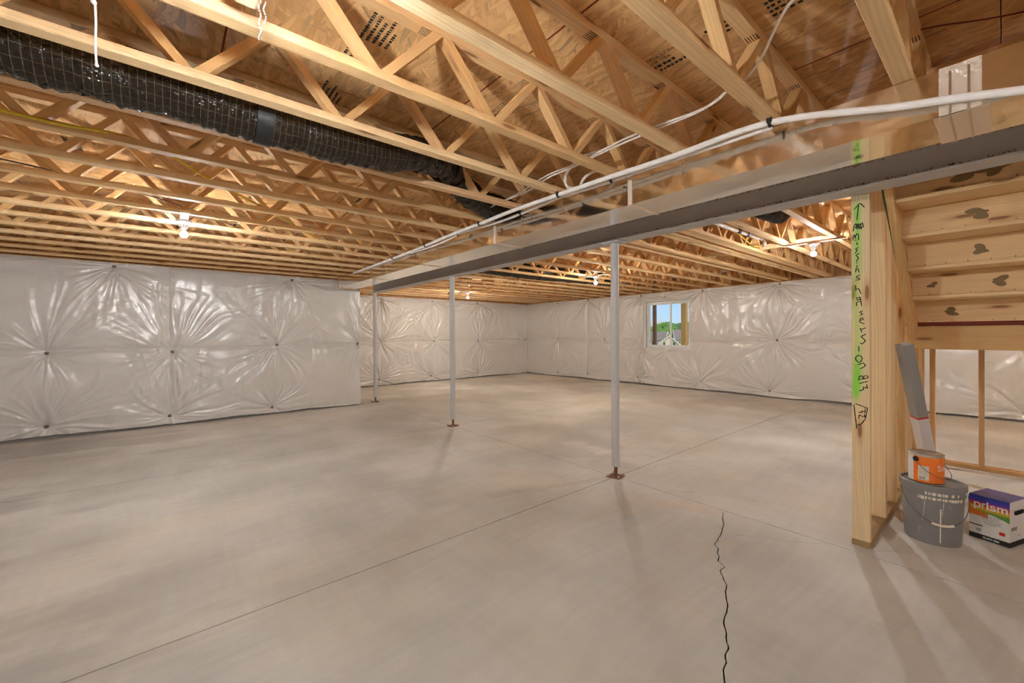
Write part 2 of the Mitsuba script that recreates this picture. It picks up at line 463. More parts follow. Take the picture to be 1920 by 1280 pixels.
cracks = unary_union([crackpoly(main_crack, 0.006, 0.004, 1)] + [crackpoly(c, 0.0024, 0.003, 5 + i) for i, c in enumerate(thin_cracks)])
fx, fy = [XL, 3.19, XR + 0.2], [YN, 2.322, 5.17, 8.1, YF + 0.2]
put('floor', bx((XL, YN, -0.20), (XR + 0.2, YF + 0.2, -0.010)), 'm_gap')
tag('floor', kind='structure')
for i in range(2):
    for j in range(4):
        g = sbox(fx[i] + 0.003, fy[j] + 0.003, fx[i + 1] - 0.003, fy[j + 1] - 0.003).difference(cracks)
        m = extr(g, 0.012); m.apply_translation((0, 0, -0.012))
        put('floor__slab', m, 'm_concrete')

# ------------------------------------------------------------------ walls behind the insulation
W0, W1 = 4.81, 6.01       # window opening along y
WZ0, WZ1 = 0.965, 2.145
put('wall_left', bx((XL, YL + 0.045, -0.02), (X_RET - 0.05, YL + 0.27, ZT - 0.04)), 'm_wallgrey')
put('wall_return', bx((X_RET - 0.32, YL + 0.27, -0.02), (X_RET - 0.12, YF + 0.06, ZT - 0.04)), 'm_wallgrey')
put('wall_far', bx((X_RET - 0.25, YF + 0.045, -0.02), (XR + 0.3, YF + 0.27, ZT - 0.04)), 'm_wallgrey')
xw0, xw1 = XR + 0.045, XR + 0.27
put('wall_right', cat(bx((xw0, YN, -0.02), (xw1, W0, ZT - 0.04)), bx((xw0, W1, -0.02), (xw1, YF + 0.27, ZT - 0.04)),
                      bx((xw0, W0, -0.02), (xw1, W1, WZ0)), bx((xw0, W0, WZ1), (xw1, W1, ZT - 0.04))), 'm_wallgrey')
put('wall_side', bx((XL - 0.2, YN - 0.2, -0.02), (XL, YL + 0.27, ZD + 0.03)), 'm_blanket')
put('wall_rear', bx((XL, YN - 0.2, -0.02), (XR + 0.27, YN, ZD + 0.03)), 'm_blanket')
for k in ('wall_left', 'wall_return', 'wall_far', 'wall_right', 'wall_side', 'wall_rear'):
    tag(k, kind='structure')
# sill plates and rim boards on the wall tops
for key, lo, hi in (('trim_1', (XL, YL + 0.09, 0), (X_RET, YL + 0.25, 0)), ('trim_2', (X_RET - 0.05, YF + 0.07, 0), (XR + 0.3, YF + 0.25, 0)), ('trim_3', (XR + 0.07, YN, 0), (XR + 0.25, YF + 0.25, 0))):
    m = 'm_web'
    along = 0 if hi[0] - lo[0] > hi[1] - lo[1] else 1
    p0 = np.array([lo[0], lo[1], 0.0]); p1 = np.array([hi[0], hi[1], 0.0])
    mid = (p0 + p1) / 2
    a, b = mid.copy(), mid.copy(); a[along], b[along] = p0[along], p1[along]
    w = (p1 - p0)[1 - along]
    put(key, *(lambda q: (q[0], m, False, q[1]))(lumber(a + [0, 0, ZT - 0.02], b + [0, 0, ZT - 0.02], w, 0.04)))
    tag(key, kind='structure')
    a2, b2 = a.copy(), b.copy(); s = 0.06; a2[1 - along] += s; b2[1 - along] += s
    rm, ruv = lumber(a2 + [0, 0, (ZT + ZD) / 2], b2 + [0, 0, (ZT + ZD) / 2], 0.03, ZD - ZT)
    put(key + '__rim_board', rm, 'm_osb', uv=ruv)

# ------------------------------------------------------------------ insulation blankets
def blanket(key, place, s0, s1, t0, t1, pins, seams, seed, res=0.014, hem=0.03, edge_s=(), amp=1.0):
    """Sheet over batts, pinned to the wall. place(s, t, d) -> points; d: how far it bulges into the room."""
    ns, nt = int((s1 - s0) / res) + 1, int((t1 - t0) / res) + 1
    s, t = np.meshgrid(np.linspace(s0, s1, ns), np.linspace(t0, t1, nt), indexing='ij')
    low = meshkit.fbm(np.stack([s * 1.1, s * 0 + seed, s * 0], -1), 3, seed) - 0.5
    fall = np.clip(1 - (t - t0) / 0.5, 0, 1) ** 2
    tt = t + (hem * 2 * low * fall if hem else 0)
    pull = np.zeros_like(s); wr = np.zeros_like(s)
    for i, (a, b) in enumerate(pins):
        ds, dt = s - a, tt - b
        r = np.hypot(ds, dt) + 1e-4
        if a < s0 - 1.2 or a > s1 + 1.2:
            continue
        th = np.arctan2(dt, ds)
        pull = np.maximum(pull, np.exp(-(r / 0.17) ** 0.9))
        bend = 0.5 * (meshkit.noise(np.stack([ds * 2.2, dt * 2.2, ds * 0 + i], -1), seed + 3) - 0.5)
        q = th + bend * np.minimum(r, 0.8)
        for fr, am in ((2.6, 0.012), (6.0, 0.019), (12.0, 0.013)):
            cx, cy = np.cos(q) * fr, np.sin(q) * fr
            w = meshkit.noise(np.stack([cx + 40, cy + 40, r * 1.1 + i * 5.3], -1), seed + int(fr) + i)
            w = 1 - np.abs(2 * w - 1) * 1.6
            reach = 0.22 + 0.75 * meshkit.noise(np.stack([np.cos(th) * 1.6 + 9, np.sin(th) * 1.6 + 9, th * 0 + i], -1), seed + 50 + i)
            wr += am * w * np.exp(-(r / reach) ** 1.6) * (1 - np.exp(-(r / 0.06) ** 1.3))
    d = 0.062 * (1 - 0.92 * pull)
    for a in seams:
        d *= 1 - 0.72 * np.exp(-np.abs(tt - a) / 0.045)
    for a in edge_s:
        d *= 1 - 0.6 * np.exp(-np.abs(s - a) / 0.05)
    d *= 1 - 0.8 * np.exp(-np.abs(tt - 2.36) / 0.05)
    d *= 1 - 0.35 * np.exp(-np.abs(tt - 0.04) / 0.10)
    d += amp * wr
    d += 0.034 * (meshkit.fbm(np.stack([s * 1.3 + 7, tt * 1.7, s * 0], -1), 3, seed + 9) - 0.5)
    fold = meshkit.noise(np.stack([s * 15 + 3 * meshkit.noise(np.stack([s * 2, tt * 2, s * 0 + 3], -1), seed), tt * 1.6, s * 0 + 2], -1), seed + 21)
    msk = np.clip((meshkit.noise(np.stack([s * 1.5 + 11, tt * 1.9, s * 0], -1), seed + 30) - 0.35) * 2.2, 0, 1)
    d += 0.020 * (fold - 0.5) * msk
    d = np.maximum(d, 0.004 + 0.25 * np.minimum(d, 0))
    v = place(s, tt, d).reshape(-1, 3)
    i, j = np.meshgrid(np.arange(ns - 1), np.arange(nt - 1), indexing='ij')
    q = np.stack([i * nt + j, (i + 1) * nt + j, (i + 1) * nt + j + 1, i * nt + j + 1], -1).reshape(-1, 4)
    return (v, np.vstack([q[:, [0, 1, 2]], q[:, [0, 2, 3]]]))


def pin_mesh(pos, nrm):
    n = np.asarray(nrm, float)
    m = lathe([(0, 0.004), (0.006, 0.0055), (0.008, 0.003), (0.019, 0.0025), (0.021, 0.0), (0.0, -0.012)], (0, 0, 0), 14)
    z = n; x = np.cross([0, 0, 1.0], z); x /= np.linalg.norm(x)
    m.apply_transform(frame(pos, x, np.cross(z, x)))
    return m


def hang(name_label, place, s0, s1, t0, t1, pins, seams, seed, nrm, edge_s=(), hem=0.03, res=0.013, amp=1.0):
    seed = {'pl_left': 1, 'pl_ret': 5, 'pl_far': 6, 'pl_right': 8}[place.__name__] if hasattr(place, '__name__') and place.__name__ != '<lambda>' else seed
    k = thing('insulation_blanket', name_label, 'insulation', 'white vinyl insulation blankets on the walls')
    put(k + '__sheet', blanket(k, place, s0, s1, t0, t1, pins, seams, seed, res, hem, edge_s, amp), 'm_blanket', smooth=True)
    for a, b in pins:
        if s0 <= a < s1 and t0 <= b < t1:
            p = place(np.array(a), np.array(b), np.array(0.030))
            put(k + '__fastening_pin', pin_mesh(p, nrm), 'm_pin', smooth=30)
    return k


MID = 1.16
def pl_left(s, t, d):
    return np.stack([s, YL + 0.035 - d, t], -1)


pins_left = [(-1.19, 1.12), (0.07, 1.10), (1.45, 1.18), (-0.55, 2.31), (1.69, 2.30), (-1.20, 0.17), (1.37, 0.12), (-2.5, 1.15), (-2.4, 2.3), (-2.5, 0.15), (0.03, 0.15), (2.82, 1.17)]
for lab, a, b, c, d_, sd in (('white insulation blanket of the upper left row, left of the vertical seam', XL, 0.04, MID, 2.362, 1), ('white insulation blanket, upper one between the vertical seam and the duct end', 0.04, X_RET, MID, 2.362, 2),
                             ('white insulation blanket of the lower left row, left of the vertical seam', XL, 0.04, 0.045, MID, 3), ('white insulation blanket, lower one at the corner below the duct end', 0.04, X_RET, 0.035, MID, 4)):
    hang(lab, pl_left, a, b, c, d_, pins_left, (MID,), sd, (0, -1, 0), edge_s=(0.04,), hem=0.035 if c < 0.5 else 0)
def pl_ret(s, t, d):
    return np.stack([X_RET - 0.045 + 0 * s + d * 0.5, s, t], -1)


hang('white insulation blanket on the short return wall beyond the left corner', pl_ret, YL - 0.03, YF, 0.06, 2.362, [(9.3, 1.16)], (MID,), 5, (1, 0, 0), res=0.03)
def pl_far(s, t, d):
    return np.stack([s, YF + 0.035 - d, t], -1)


pins_far = [(4.35, 1.15), (5.93, 1.15), (7.51, 1.15), (4.36, 2.30), (5.90, 2.30), (7.50, 2.31), (4.30, 0.16), (5.83, 0.16), (7.48, 0.13), (9.46, 1.15), (2.95, 1.15)]
hang('white insulation blanket, upper row of the far wall', pl_far, X_RET, XR, MID, 2.362, pins_far, (MID,), 6, (0, -1, 0), hem=0, edge_s=(4.35,), amp=2.0)
hang('white insulation blanket, lower row of the far wall', pl_far, X_RET, XR, 0.035, MID, pins_far, (MID,), 7, (0, -1, 0), edge_s=(4.35,), amp=2.0)
def pl_right(s, t, d):
    return np.stack([XR + 0.035 - d, s, t], -1)


pins_right = [(9.12, 1.18), (7.31, 1.18), (2.98, 1.18), (2.93, 2.33), (3.12, 0.13), (4.54, 0.21), (6.24, 0.18), (7.94, 0.16), (9.14, 0.12), (9.14, 2.32), (6.13, 2.32), (5.45, 2.25), (4.5, 2.32), (6.11, 1.15), (6.10, 0.87), (5.39, 0.90), (7.90, 2.34), (1.4, 1.18), (1.3, 2.3), (1.4, 0.14), (-0.2, 1.18), (-0.2, 2.3), (-0.2, 0.14), (-2, 1.18)]
for lab, a, b, c, d_, sd in (('white insulation blanket, upper right wall, in the far corner', 7.92, YF, MID, 2.362, 8), ('white insulation blanket, upper right wall, just left of the window', W1, 7.92, MID, 2.362, 9),
                             ('narrow strip of white insulation blanket above the window', W0, W1, WZ1, 2.362, 10), ('white insulation blanket, upper right wall, right of the window', 1.40, W0, MID, 2.362, 11),
                             ('white insulation blanket, upper right wall, behind the stair framing', YN, 1.40, MID, 2.362, 12),
                             ('white insulation blanket, lower right wall, in the far corner', 7.92, YF, 0.035, MID, 13), ('white insulation blanket, lower right wall, left of the window', W1, 7.92, 0.035, MID, 14),
                             ('white insulation blanket below the window sill', W0, W1, 0.04, WZ0, 15), ('white insulation blanket, lower right wall, right of the window', 1.40, W0, 0.04, MID, 16),
                             ('white insulation blanket seen through the framing under the landing', YN, 1.40, 0.035, MID, 17)):
    hang(lab, pl_right, a, b, c, d_, pins_right, (MID,) if not (a == W0 and c < 1) else (), sd, (-1, 0, 0), edge_s=(7.92,), hem=0.03 if c < 0.5 else 0, res=0.0135 if a > -1 else 0.025, amp=1.45)

# ------------------------------------------------------------------ window and what is outside
put('window_1', cat(bx((XR - 0.045, W0 - 0.0, WZ0 - 0.03), (xw1, W1, WZ0)), bx((XR - 0.045, W0, WZ1), (xw1, W1, WZ1 + 0.03)), bx((XR - 0.045, W0 - 0.03, WZ0 - 0.03), (xw1, W0, WZ1 + 0.03)), bx((XR - 0.045, W1, WZ0 - 0.03), (xw1, W1 + 0.03, WZ1 + 0.03))), 'm_white')
tag('window_1', kind='structure')
fxw = XR + 0.10


def rectframe(x0, x1, y0, y1, z0, z1, w):
    return cat(rbox((x0, y0, z0), (x1, y1, z0 + w)), rbox((x0, y0, z1 - w), (x1, y1, z1)), rbox((x0, y0, z0 + w), (x1, y0 + w, z1 - w)), rbox((x0, y1 - w, z0 + w), (x1, y1, z1 - w)))


put('window_1__frame', rectframe(fxw, fxw + 0.09, W0, W1, WZ0, WZ1, 0.045), 'm_vinyl')
ym = 5.37
put('window_1__sash', rectframe(fxw + 0.015, fxw + 0.045, ym - 0.03, W1 - 0.04, WZ0 + 0.04, WZ1 - 0.04, 0.038), 'm_vinyl')
put('window_1__sash', rectframe(fxw + 0.05, fxw + 0.08, W0 + 0.04, ym + 0.03, WZ0 + 0.04, WZ1 - 0.04, 0.036), 'm_vinyl')
put('window_1__sash__pane', bx((fxw + 0.03, ym, WZ0 + 0.07), (fxw + 0.0301, W1 - 0.07, WZ1 - 0.07)).slice_plane((fxw + 0.03005, 0, 0), (-1, 0, 0)), 'm_glass')
put('window_1__sash_001__pane', bx((fxw + 0.065, W0 + 0.07, WZ0 + 0.07), (fxw + 0.0651, ym, WZ1 - 0.07)).slice_plane((fxw + 0.06505, 0, 0), (-1, 0, 0)), 'm_glass')
for px, py, w, m, lab in ((11.5, 6.90, 0.09, 'm_postdark', 'dark brown post outside, at the left side of the window'), (11.5, 5.95, 0.14, 'm_postwood', 'tan wooden deck post outside, right half of the window')):
    k = thing('deck_post', lab, 'post')
    put(k + '__shaft', rbox((px - w / 2, py - w / 2, -1.0), (px + w / 2, py + w / 2, 3.4), 0.006), m)
    put(k + '__base', rbox((px - w / 2 - 0.02, py - w / 2 - 0.02, -1.0), (px + w / 2 + 0.02, py + w / 2 + 0.02, -0.9), 0.006), 'm_pin')
# ground outside: a bank that falls away, then flat
gx = np.array([9.9, 11, 14, 30, 60, 100, 160, 500, 900.0]); gz = np.array([-0.55, -0.95, -1.3, -2.6, -3.8, -4.2, -4.2, -3.9, -3.0])
gy = np.linspace(-700, 900, 17)
gv = np.array([[x, y, z] for x, z in zip(gx, gz) for y in gy])
gf = [(i * 17 + j, (i + 1) * 17 + j, (i + 1) * 17 + j + 1, i * 17 + j + 1) for i in range(8) for j in range(16)]
put('lawn', (gv, np.array(gf)), 'm_lawn')
tag('lawn', 'sunlit yellow-green lawn outside the window', 'lawn', kind='stuff')


def house(lab, c, along, L, D, H, R, gable=None):
    """gabled house: centre c (ground), ridge direction 'along'."""
    a = np.array([*along, 0.0]); a /= np.linalg.norm(a); b = np.array([-a[1], a[0], 0.0])
    k = thing('house', lab, 'house')
    M = frame(c, a, b)

    def w(m):
        m = m.copy(); m.apply_transform(M); return m
    pent = Polygon([(-D / 2, 0), (D / 2, 0), (D / 2, H), (0, H + R), (-D / 2, H)])
    body = extr(pent, L); body.apply_transform(frame((-L / 2, 0, 0), (0, 1, 0), (0, 0, 1)))
    put(k + '__body', w(body), 'm_siding')
    ov = 0.5
    roof = []
    for sg in (1, -1):
        prof = Polygon([(sg * (D / 2 + ov), H - ov * R / (D / 2)), (0, H + R), (0, H + R + 0.25), (sg * (D / 2 + ov), H - ov * R / (D / 2) + 0.25)])
        m = extr(prof, L + 2 * ov); m.apply_transform(frame((-L / 2 - ov, 0, 0), (0, 1, 0), (0, 0, 1))); roof.append(m)
    put(k + '__roof', w(cat(*roof)), 'm_shingle')
    for e in (-1, 1):
        fas = []
        for sg in (1, -1):
            prof = Polygon([(sg * (D / 2 + ov), H - ov * R / (D / 2) - 0.2), (0, H + R - 0.2), (0, H + R + 0.26), (sg * (D / 2 + ov), H - ov * R / (D / 2) + 0.26)])
            m = extr(prof, 0.15); m.apply_transform(frame((e * (L / 2 + ov) - 0.07, 0, 0), (0, 1, 0), (0, 0, 1))); fas.append(m)
        put(k + '__fascia', w(cat(*fas)), 'm_trimwhite')
    for x in np.arange(-L / 2 + 1.5, L / 2 - 1, 3.0):
        for sg in (1, -1):
            q = put(k + '__window', w(bx((x - 0.55, sg * D / 2 - 0.05, 1.0), (x + 0.55, sg * D / 2 + 0.08, 2.4))), 'm_trimwhite')
            put(q + '__pane', w(bx((x - 0.42, sg * (D / 2 + 0.05), 1.12), (x + 0.42, sg * (D / 2 + 0.10), 2.28))), 'm_darkpane')
    for e in (-1, 1):
        for y in (-D / 4, D / 4):
            q = put(k + '__window', w(bx((e * L / 2 - 0.05, y - 0.55, 1.0), (e * L / 2 + 0.08, y + 0.55, 2.4))), 'm_trimwhite')
            put(q + '__pane', w(bx((e * (L / 2 + 0.05), y - 0.42, 1.12), (e * (L / 2 + 0.10), y + 0.42, 2.28))), 'm_darkpane')
    return k


house('white house with a grey gable roof, left half of the window view', (157.5, 93.5, -4.2), (-0.25, 1.0), 8, 7.5, 3.2, 3.0)
house('white house with steep gables beside the tan deck post', (165.0, 84.8, -4.2), (-0.75, 1.0), 9, 7, 3.4, 3.6)
house('pale house low behind the middle mullion of the window', (150.0, 84.2, -4.2), (0.9, 0.6), 8, 7, 1.8, 2.9)


def tree(lab, c, h, r, m, seed):
    k = thing('tree', lab, 'tree', 'trees beyond the houses')
    rg = np.random.default_rng(seed)
    blobs = []
    for i in range(15):
        a, e = rg.uniform(0, 6.28), rg.uniform(0.25, 1.0)
        rr = r * rg.uniform(0.28, 0.5)
        s = trimesh.creation.icosphere(3, rr)
        v = s.vertices
        s.vertices = v * (0.80 + 0.55 * meshkit.fbm(v * (2.2 / rr) + seed * 3 + i, 3, seed))[:, None]
        s.apply_translation((c[0] + r * 0.62 * math.cos(a) * math.sqrt(1 - (e - 0.4) ** 2), c[1] + r * 0.62 * math.sin(a) * math.sqrt(1 - (e - 0.4) ** 2), c[2] + h * (0.15 + 0.74 * e)))
        blobs.append(s)
    put(k + '__crown', cat(*blobs), m, smooth=True)
    t, _ = tube([(c[0], c[1], c[2]), (c[0], c[1], c[2] + h * 0.5)], [0.4, 0.25], 8, 4)
    put(k + '__trunk', t, 'm_postdark', smooth=True)


for i, (x, y, h, r, m, lab) in enumerate(((203, 119, 8.8, 6.5, 'm_foliage', 'bright green round tree, leftmost in the window view'), (220, 127, 10.8, 6.5, 'm_foliage', 'bright green tree left of the middle mullion'), (236, 134, 10.2, 6.5, 'm_foliage', 'green tree just left of the middle mullion'),
                                           (253, 140, 10.6, 6.5, 'm_foliage_dark', 'dark green tree just right of the middle mullion'), (270, 147, 11.9, 6.5, 'm_foliage_dark', 'tall dark green tree, right half of the window'), (288, 153, 11.4, 6.5, 'm_foliage_dark', 'dark green tree left of the tan deck post'),
                                           (306, 158, 12.8, 6.5, 'm_foliage_dark', 'dark tree behind the tan deck post'), (324, 164, 13.6, 6.5, 'm_foliage_dark', 'dark tree at the right edge of the window view'), (318, 190, 10.5, 6.5, 'm_foliage', 'green tree behind the dark post outside'))):
    tree(lab, (x, y, -4.2), h, r, m, 11 + i)

# ------------------------------------------------------------------ ceiling: floor deck of OSB panels
put('ceiling', bx((XL - 0.2, YN - 0.2, ZD + 0.020), (XR + 0.3, YF + 0.3, ZD + 0.05)), 'm_gap')
tag('ceiling', kind='structure')
px0 = [0.222 + 1.187 * k for k in range(-3, 9)]
for i in range(len(px0) - 1):
    x0, x1 = max(px0[i], XL), min(px0[i + 1], XR + 0.25)
    if x1 - x0 < 0.05:
        continue
    off = (i * 1.22 + 0.35) % 2.44
    ys = [YN] + [y for y in np.arange(YN - 2.44 + off, YF + 2.5, 2.44) if YN + 0.1 < y < YF + 0.1] + [YF + 0.25]
    for y0, y1 in zip(ys[:-1], ys[1:]):
        put('ceiling__deck_panel', rbox((x0 + 0.0015, y0 + 0.0015, ZD), (x1 - 0.0015, y1 - 0.0015, ZD + 0.0195), 0.002), 'm_osb')
# red edge paint along the panel joints, and the printed marks
for k, (x, y0, y1) in enumerate(((0.222, 2.2, 2.62), (1.405, 0.9, 2.6), (2.59, -0.2, 0.9), (2.59, 2.0, 4.2), (1.405, 3.2, 4.6))):
    put('ceiling__edge_paint', bx((x - 0.004, y0, ZD - 0.0008), (x + 0.004, y1, ZD + 0.001)), 'm_redline')


def stamp(lines, o, xdir, h=0.022):
    xd = np.array([*xdir, 0.0]); xd /= np.linalg.norm(xd)
    yd = np.cross([0, 0, -1.0], xd)       # read from below: x, y, down
    ms = []
    for i, s in enumerate(lines):
        p = np.array(o, float) - yd * (i * h * 1.9)
        if isinstance(s, str):
            ms.append(text(s, h, p, xd, yd, 0.0006))
        else:      # print too small to read: short ink bars
            r = np.random.default_rng(int(s * 100)); a = 0
            while a < s:
                w = r.uniform(0.4, 1.1) * h
                m = bx((0, 0, 0), (w, h * r.uniform(0.75, 1.0), 0.0006)); m.apply_transform(frame(p + xd * a, xd, yd)); ms.append(m)
                a += w + r.uniform(0.25, 0.6) * h
    put('ceiling__printed_mark', cat(*ms), 'm_ink')


Zs = ZD - 0.0007
stamp(['00 2024 17:33', 0.17], (1.60, 2.15, Zs), (-0.05, -1), 0.020)
stamp(['00 2024 17:34', 'IN THE USA', 0.15, 0.20], (1.93, 1.24, Zs), (0.0, -1), 0.020)
stamp([0.20, 0.24, 0.16, 0.22, 0.12], (0.72, 1.95, Zs), (0.0, -1), 0.016)
stamp([0.16, 0.12, 0.14], (0.70, 2.20, Zs), (0.0, -1), 0.016)
stamp([0.22, 0.16, 0.20, 0.13, 0.1], (0.70, 2.62, Zs), (0.0, -1), 0.014)
stamp([0.26, 0.30, 0.24, 0.28], (1.98, 0.66, Zs), (0.0, -1), 0.018)
stamp([0.12, 0.14, 0.10], (1.95, 0.90, Zs), (0.0, -1), 0.018)
stamp([0.25, 0.20], (-0.42, 2.55, Zs), (0.0, -1), 0.03)
for i in range(14):
    xx, yy = nrg.uniform(-1.5, 2.0), 2.2 + 0.478 * nrg.integers(2, 11) + 0.1
    stamp([0.22, 0.16][: 1 + i % 2], (xx, yy + 0.26, Zs), (0.0, -1), 0.03)

# ------------------------------------------------------------------ floor trusses
CH, CW, WW = 0.038, 0.0635, 0.056
PITCH, NODE0 = 0.596, 0.092
zb, zt = ZT + CH, ZD - CH


def truss(lab, group, x0, x1, y, node0, marks):
    k = thing('floor_truss', lab, 'floor truss', group)
    yc = y + CW / 2
    board(k + '__bottom_chord', (x0, yc, ZT + CH / 2), (x1, yc, ZT + CH / 2), CW, CH)
    board(k + '__top_chord', (x0, yc, ZD - CH / 2), (x1, yc, ZD - CH / 2), CW, CH)
    n0 = math.ceil((x0 + 0.1 - node0) / PITCH)
    joints = []
    while node0 + PITCH * n0 < x1 - 0.06:
        xn = node0 + PITCH * n0
        for sg in (-1, 1):
            xa = xn + sg * PITCH / 2
            if x0 + 0.05 < xa < x1 - 0.05:
                board(k + '__web', (xn + sg * 0.027, yc, zb), (xa - sg * 0.027, yc, zt), WW, CH, up=(0, 1, 0) if False else (-sg, 0, 0.9), m='m_web', cut='z', c=0.002)
        xa = xn + PITCH / 2
        if marks and xa < x1 - 0.1:
            for q in range(5):
                yy = yc + (q - 2) * 0.011
                joints.append(bx((xa - 0.105, yy - 0.0016, zt - 0.0006), (xa - 0.056, yy + 0.0016, zt + 0.0006)))
        n0 += 1
    for xe in (x0 + 0.019, x1 - 0.019):
        board(k + '__end_post', (xe, yc, zb), (xe, yc, zt), WW, CH, up=(1, 0, 0), m='m_web')
    if joints:
        tag(put(k + '__finger_joint', cat(*joints), 'm_ink'), kind='stuff')
    return k


ordn = ['first', 'second', 'third', 'fourth', 'fifth', 'sixth', 'seventh', 'eighth', 'ninth', 'tenth', 'eleventh', 'twelfth', 'thirteenth', 'fourteenth', 'fifteenth', 'sixteenth', 'seventeenth', 'eighteenth', 'nineteenth', 'twentieth', 'twenty-first', 'twenty-second', 'twenty-third', 'twenty-fourth', 'twenty-fifth', 'twenty-sixth', 'twenty-seventh']
yl = {0: 2.13, -1: 1.65, -2: 1.19, -3: 0.722, -4: 0.245}
for k in range(1, 13):
    yl[k] = 2.13 + 0.478 * k
for k in range(-8, -4):
    yl[k] = 0.245 + 0.478 * (k + 4)
for q, k in enumerate(sorted(yl, reverse=True)):
    truss(f'wooden floor truss left of the steel beam, {ordn[q]} from the left white wall', 'floor trusses left of the beam', XL, XB - 0.01, yl[k], NODE0, -5 < k < 2)
yr = [-2.0, -1.5, -1.0, 0.70, 1.185, 1.66, 2.06, 2.126, 2.26, 2.326, 2.76, 2.90, 3.40, 3.90, 4.42] + [4.90 + 0.478 * k for k in range(12)]
for q, y in enumerate(sorted(yr, reverse=True)):
    truss(f'wooden floor truss right of the steel beam, {ordn[q]} from the far white wall', 'floor trusses right of the beam', XB + 0.01, XR + 0.14, y, NODE0 + 0.02 + (0.3 if q % 3 == 1 else 0), False)

# ------------------------------------------------------------------ steel beam and posts
ZB = 2.177
bw, tf, tw, bh = 0.08, 0.011, 0.004, ZT - ZB
prof = Polygon([(-bw, 0), (bw, 0), (bw, tf), (tw + 0.008, tf), (tw, tf + 0.008), (tw, bh - tf - 0.008), (tw + 0.008, bh - tf), (bw, bh - tf), (bw, bh), (-bw, bh), (-bw, bh - tf), (-tw - 0.008, bh - tf), (-tw, bh - tf - 0.008), (-tw, tf + 0.008), (-tw - 0.008, tf), (-bw, tf)])
m = extr(prof, 8.16 + 3.6); m.apply_transform(frame((XB, 8.16, ZB), (1, 0, 0), (0, 0, 1)))
put('steel_beam', m, 'm_beam')
tag('steel_beam', 'long dark grey steel I-beam with rusty edges, carried by three posts', 'beam')
for (y, lab) in ((2.325, 'tall light grey steel post, nearest and rightmost of the three'), (5.17, 'light grey steel post, middle one of the three under the beam'), (8.08, 'light grey steel post farthest away, beside the left wall corner')):
    k = thing('steel_post', lab, 'post', 'steel posts under the beam')
    x = 3.20
    put(k + '__tube', lathe([(0, 0.098), (0.034, 0.098), (0.0375, 0.101), (0.0375, ZB - 0.012), (0, ZB - 0.012)], (x, y, 0), 32), 'm_post', smooth=40)
    put(k + '__screw_jack', lathe([(0, 0.008), (0.024, 0.008), (0.022, 0.024), (0.0155, 0.027)] + [(0.0155 + 0.0015 * (i % 2), 0.03 + i * 0.0035) for i in range(18)] + [(0.0155, 0.10), (0, 0.10)], (x, y, 0), 20), 'm_rust')
    pl = rbox((-0.065, -0.065, 0), (0.065, 0.065, 0.008), 0.002)
    pl.apply_transform(trimesh.transformations.rotation_matrix(math.radians(9), (0, 0, 1))); pl.apply_translation((x, y, 0))
    put(k + '__base_plate', pl, 'm_rust')
    for a in (54, 144, 234, 324):
        bx_, by_ = x + 0.070 * math.cos(math.radians(a)), y + 0.070 * math.sin(math.radians(a))
        put(k + '__anchor_bolt', lathe([(0, 0.006), (0.011, 0.006), (0.011, 0.015), (0.005, 0.016), (0.005, 0.032), (0, 0.033)], (bx_, by_, 0), 6), 'm_chrome')
    put(k + '__top_plate', rbox((x - 0.075, y - 0.09, ZB - 0.012), (x + 0.075, y + 0.09, ZB - 0.002), 0.002), 'm_post')

# ------------------------------------------------------------------ sheet metal duct
DX0, DX1, DZ0, DZ1 = 2.40, 2.735, 2.195, 2.381
du = thing('metal_duct', 'long shiny galvanized rectangular duct running beside the steel beam', 'duct')
cl = [7.74, 6.19, 4.615, 3.105, 1.616, 0.10, -1.42, -2.9, -3.98]
for i in range(len(cl) - 1):
    a, b = cl[i + 1], cl[i]
    o = 0.0 if b > 0.2 else 0.006
    n1, n2 = 26, 7
    # panels with slight cross-breaks: grids displaced by millimetres
    faces = []

    def panel(f00, eu, ev, nrm, nu, nv, sd):
        u, v = np.meshgrid(np.linspace(0, 1, nu), np.linspace(0, 1, nv), indexing='ij')
        h = 0.0022 * np.minimum(np.minimum(u, 1 - u) * 2, np.minimum(v, 1 - v) * 2) * (1 if sd % 2 else -1) + 0.0005 * (meshkit.fbm(np.stack([u * 3 + sd, v * 1.6, u * 0], -1), 2, sd) - 0.5) * np.minimum(1, 14 * np.minimum(np.minimum(u, 1 - u), np.minimum(v, 1 - v)))
        p = np.array(f00) + u[..., None] * np.array(eu) + v[..., None] * np.array(ev) + h[..., None] * np.array(nrm)
        ii, jj = np.meshgrid(np.arange(nu - 1), np.arange(nv - 1), indexing='ij')
        q = np.stack([ii * nv + jj, (ii + 1) * nv + jj, (ii + 1) * nv + jj + 1, ii * nv + jj + 1], -1).reshape(-1, 4)
        return trimesh.Trimesh(p.reshape(-1, 3), np.vstack([q[:, [0, 1, 2]], q[:, [0, 2, 3]]]), process=False)
    x0, x1, z0, z1, L = DX0 - o, DX1 + o, DZ0 - o, DZ1, b - a
    sec = []
    for (f00, eu, ev, nr, sd) in (((x0, a, z0), (0, L, 0), (0, 0, z1 - z0), (-1, 0, 0), 1 + i * 4), ((x1, a, z0), (0, L, 0), (0, 0, z1 - z0), (1, 0, 0), 2 + i * 4), ((x0, a, z0), (0, L, 0), (x1 - x0, 0, 0), (0, 0, -1), 3 + i * 4), ((x0, a, z1), (0, L, 0), (x1 - x0, 0, 0), (0, 0, 1), 4 + i * 4)):
        pm = panel(f00, eu, ev, nr, n1, n2, sd)
        sec.append(trimesh.graph.smooth_shade(pm, angle=0.5))
    put(du + '__section', cat(*sec), 'm_duct', smooth=20)
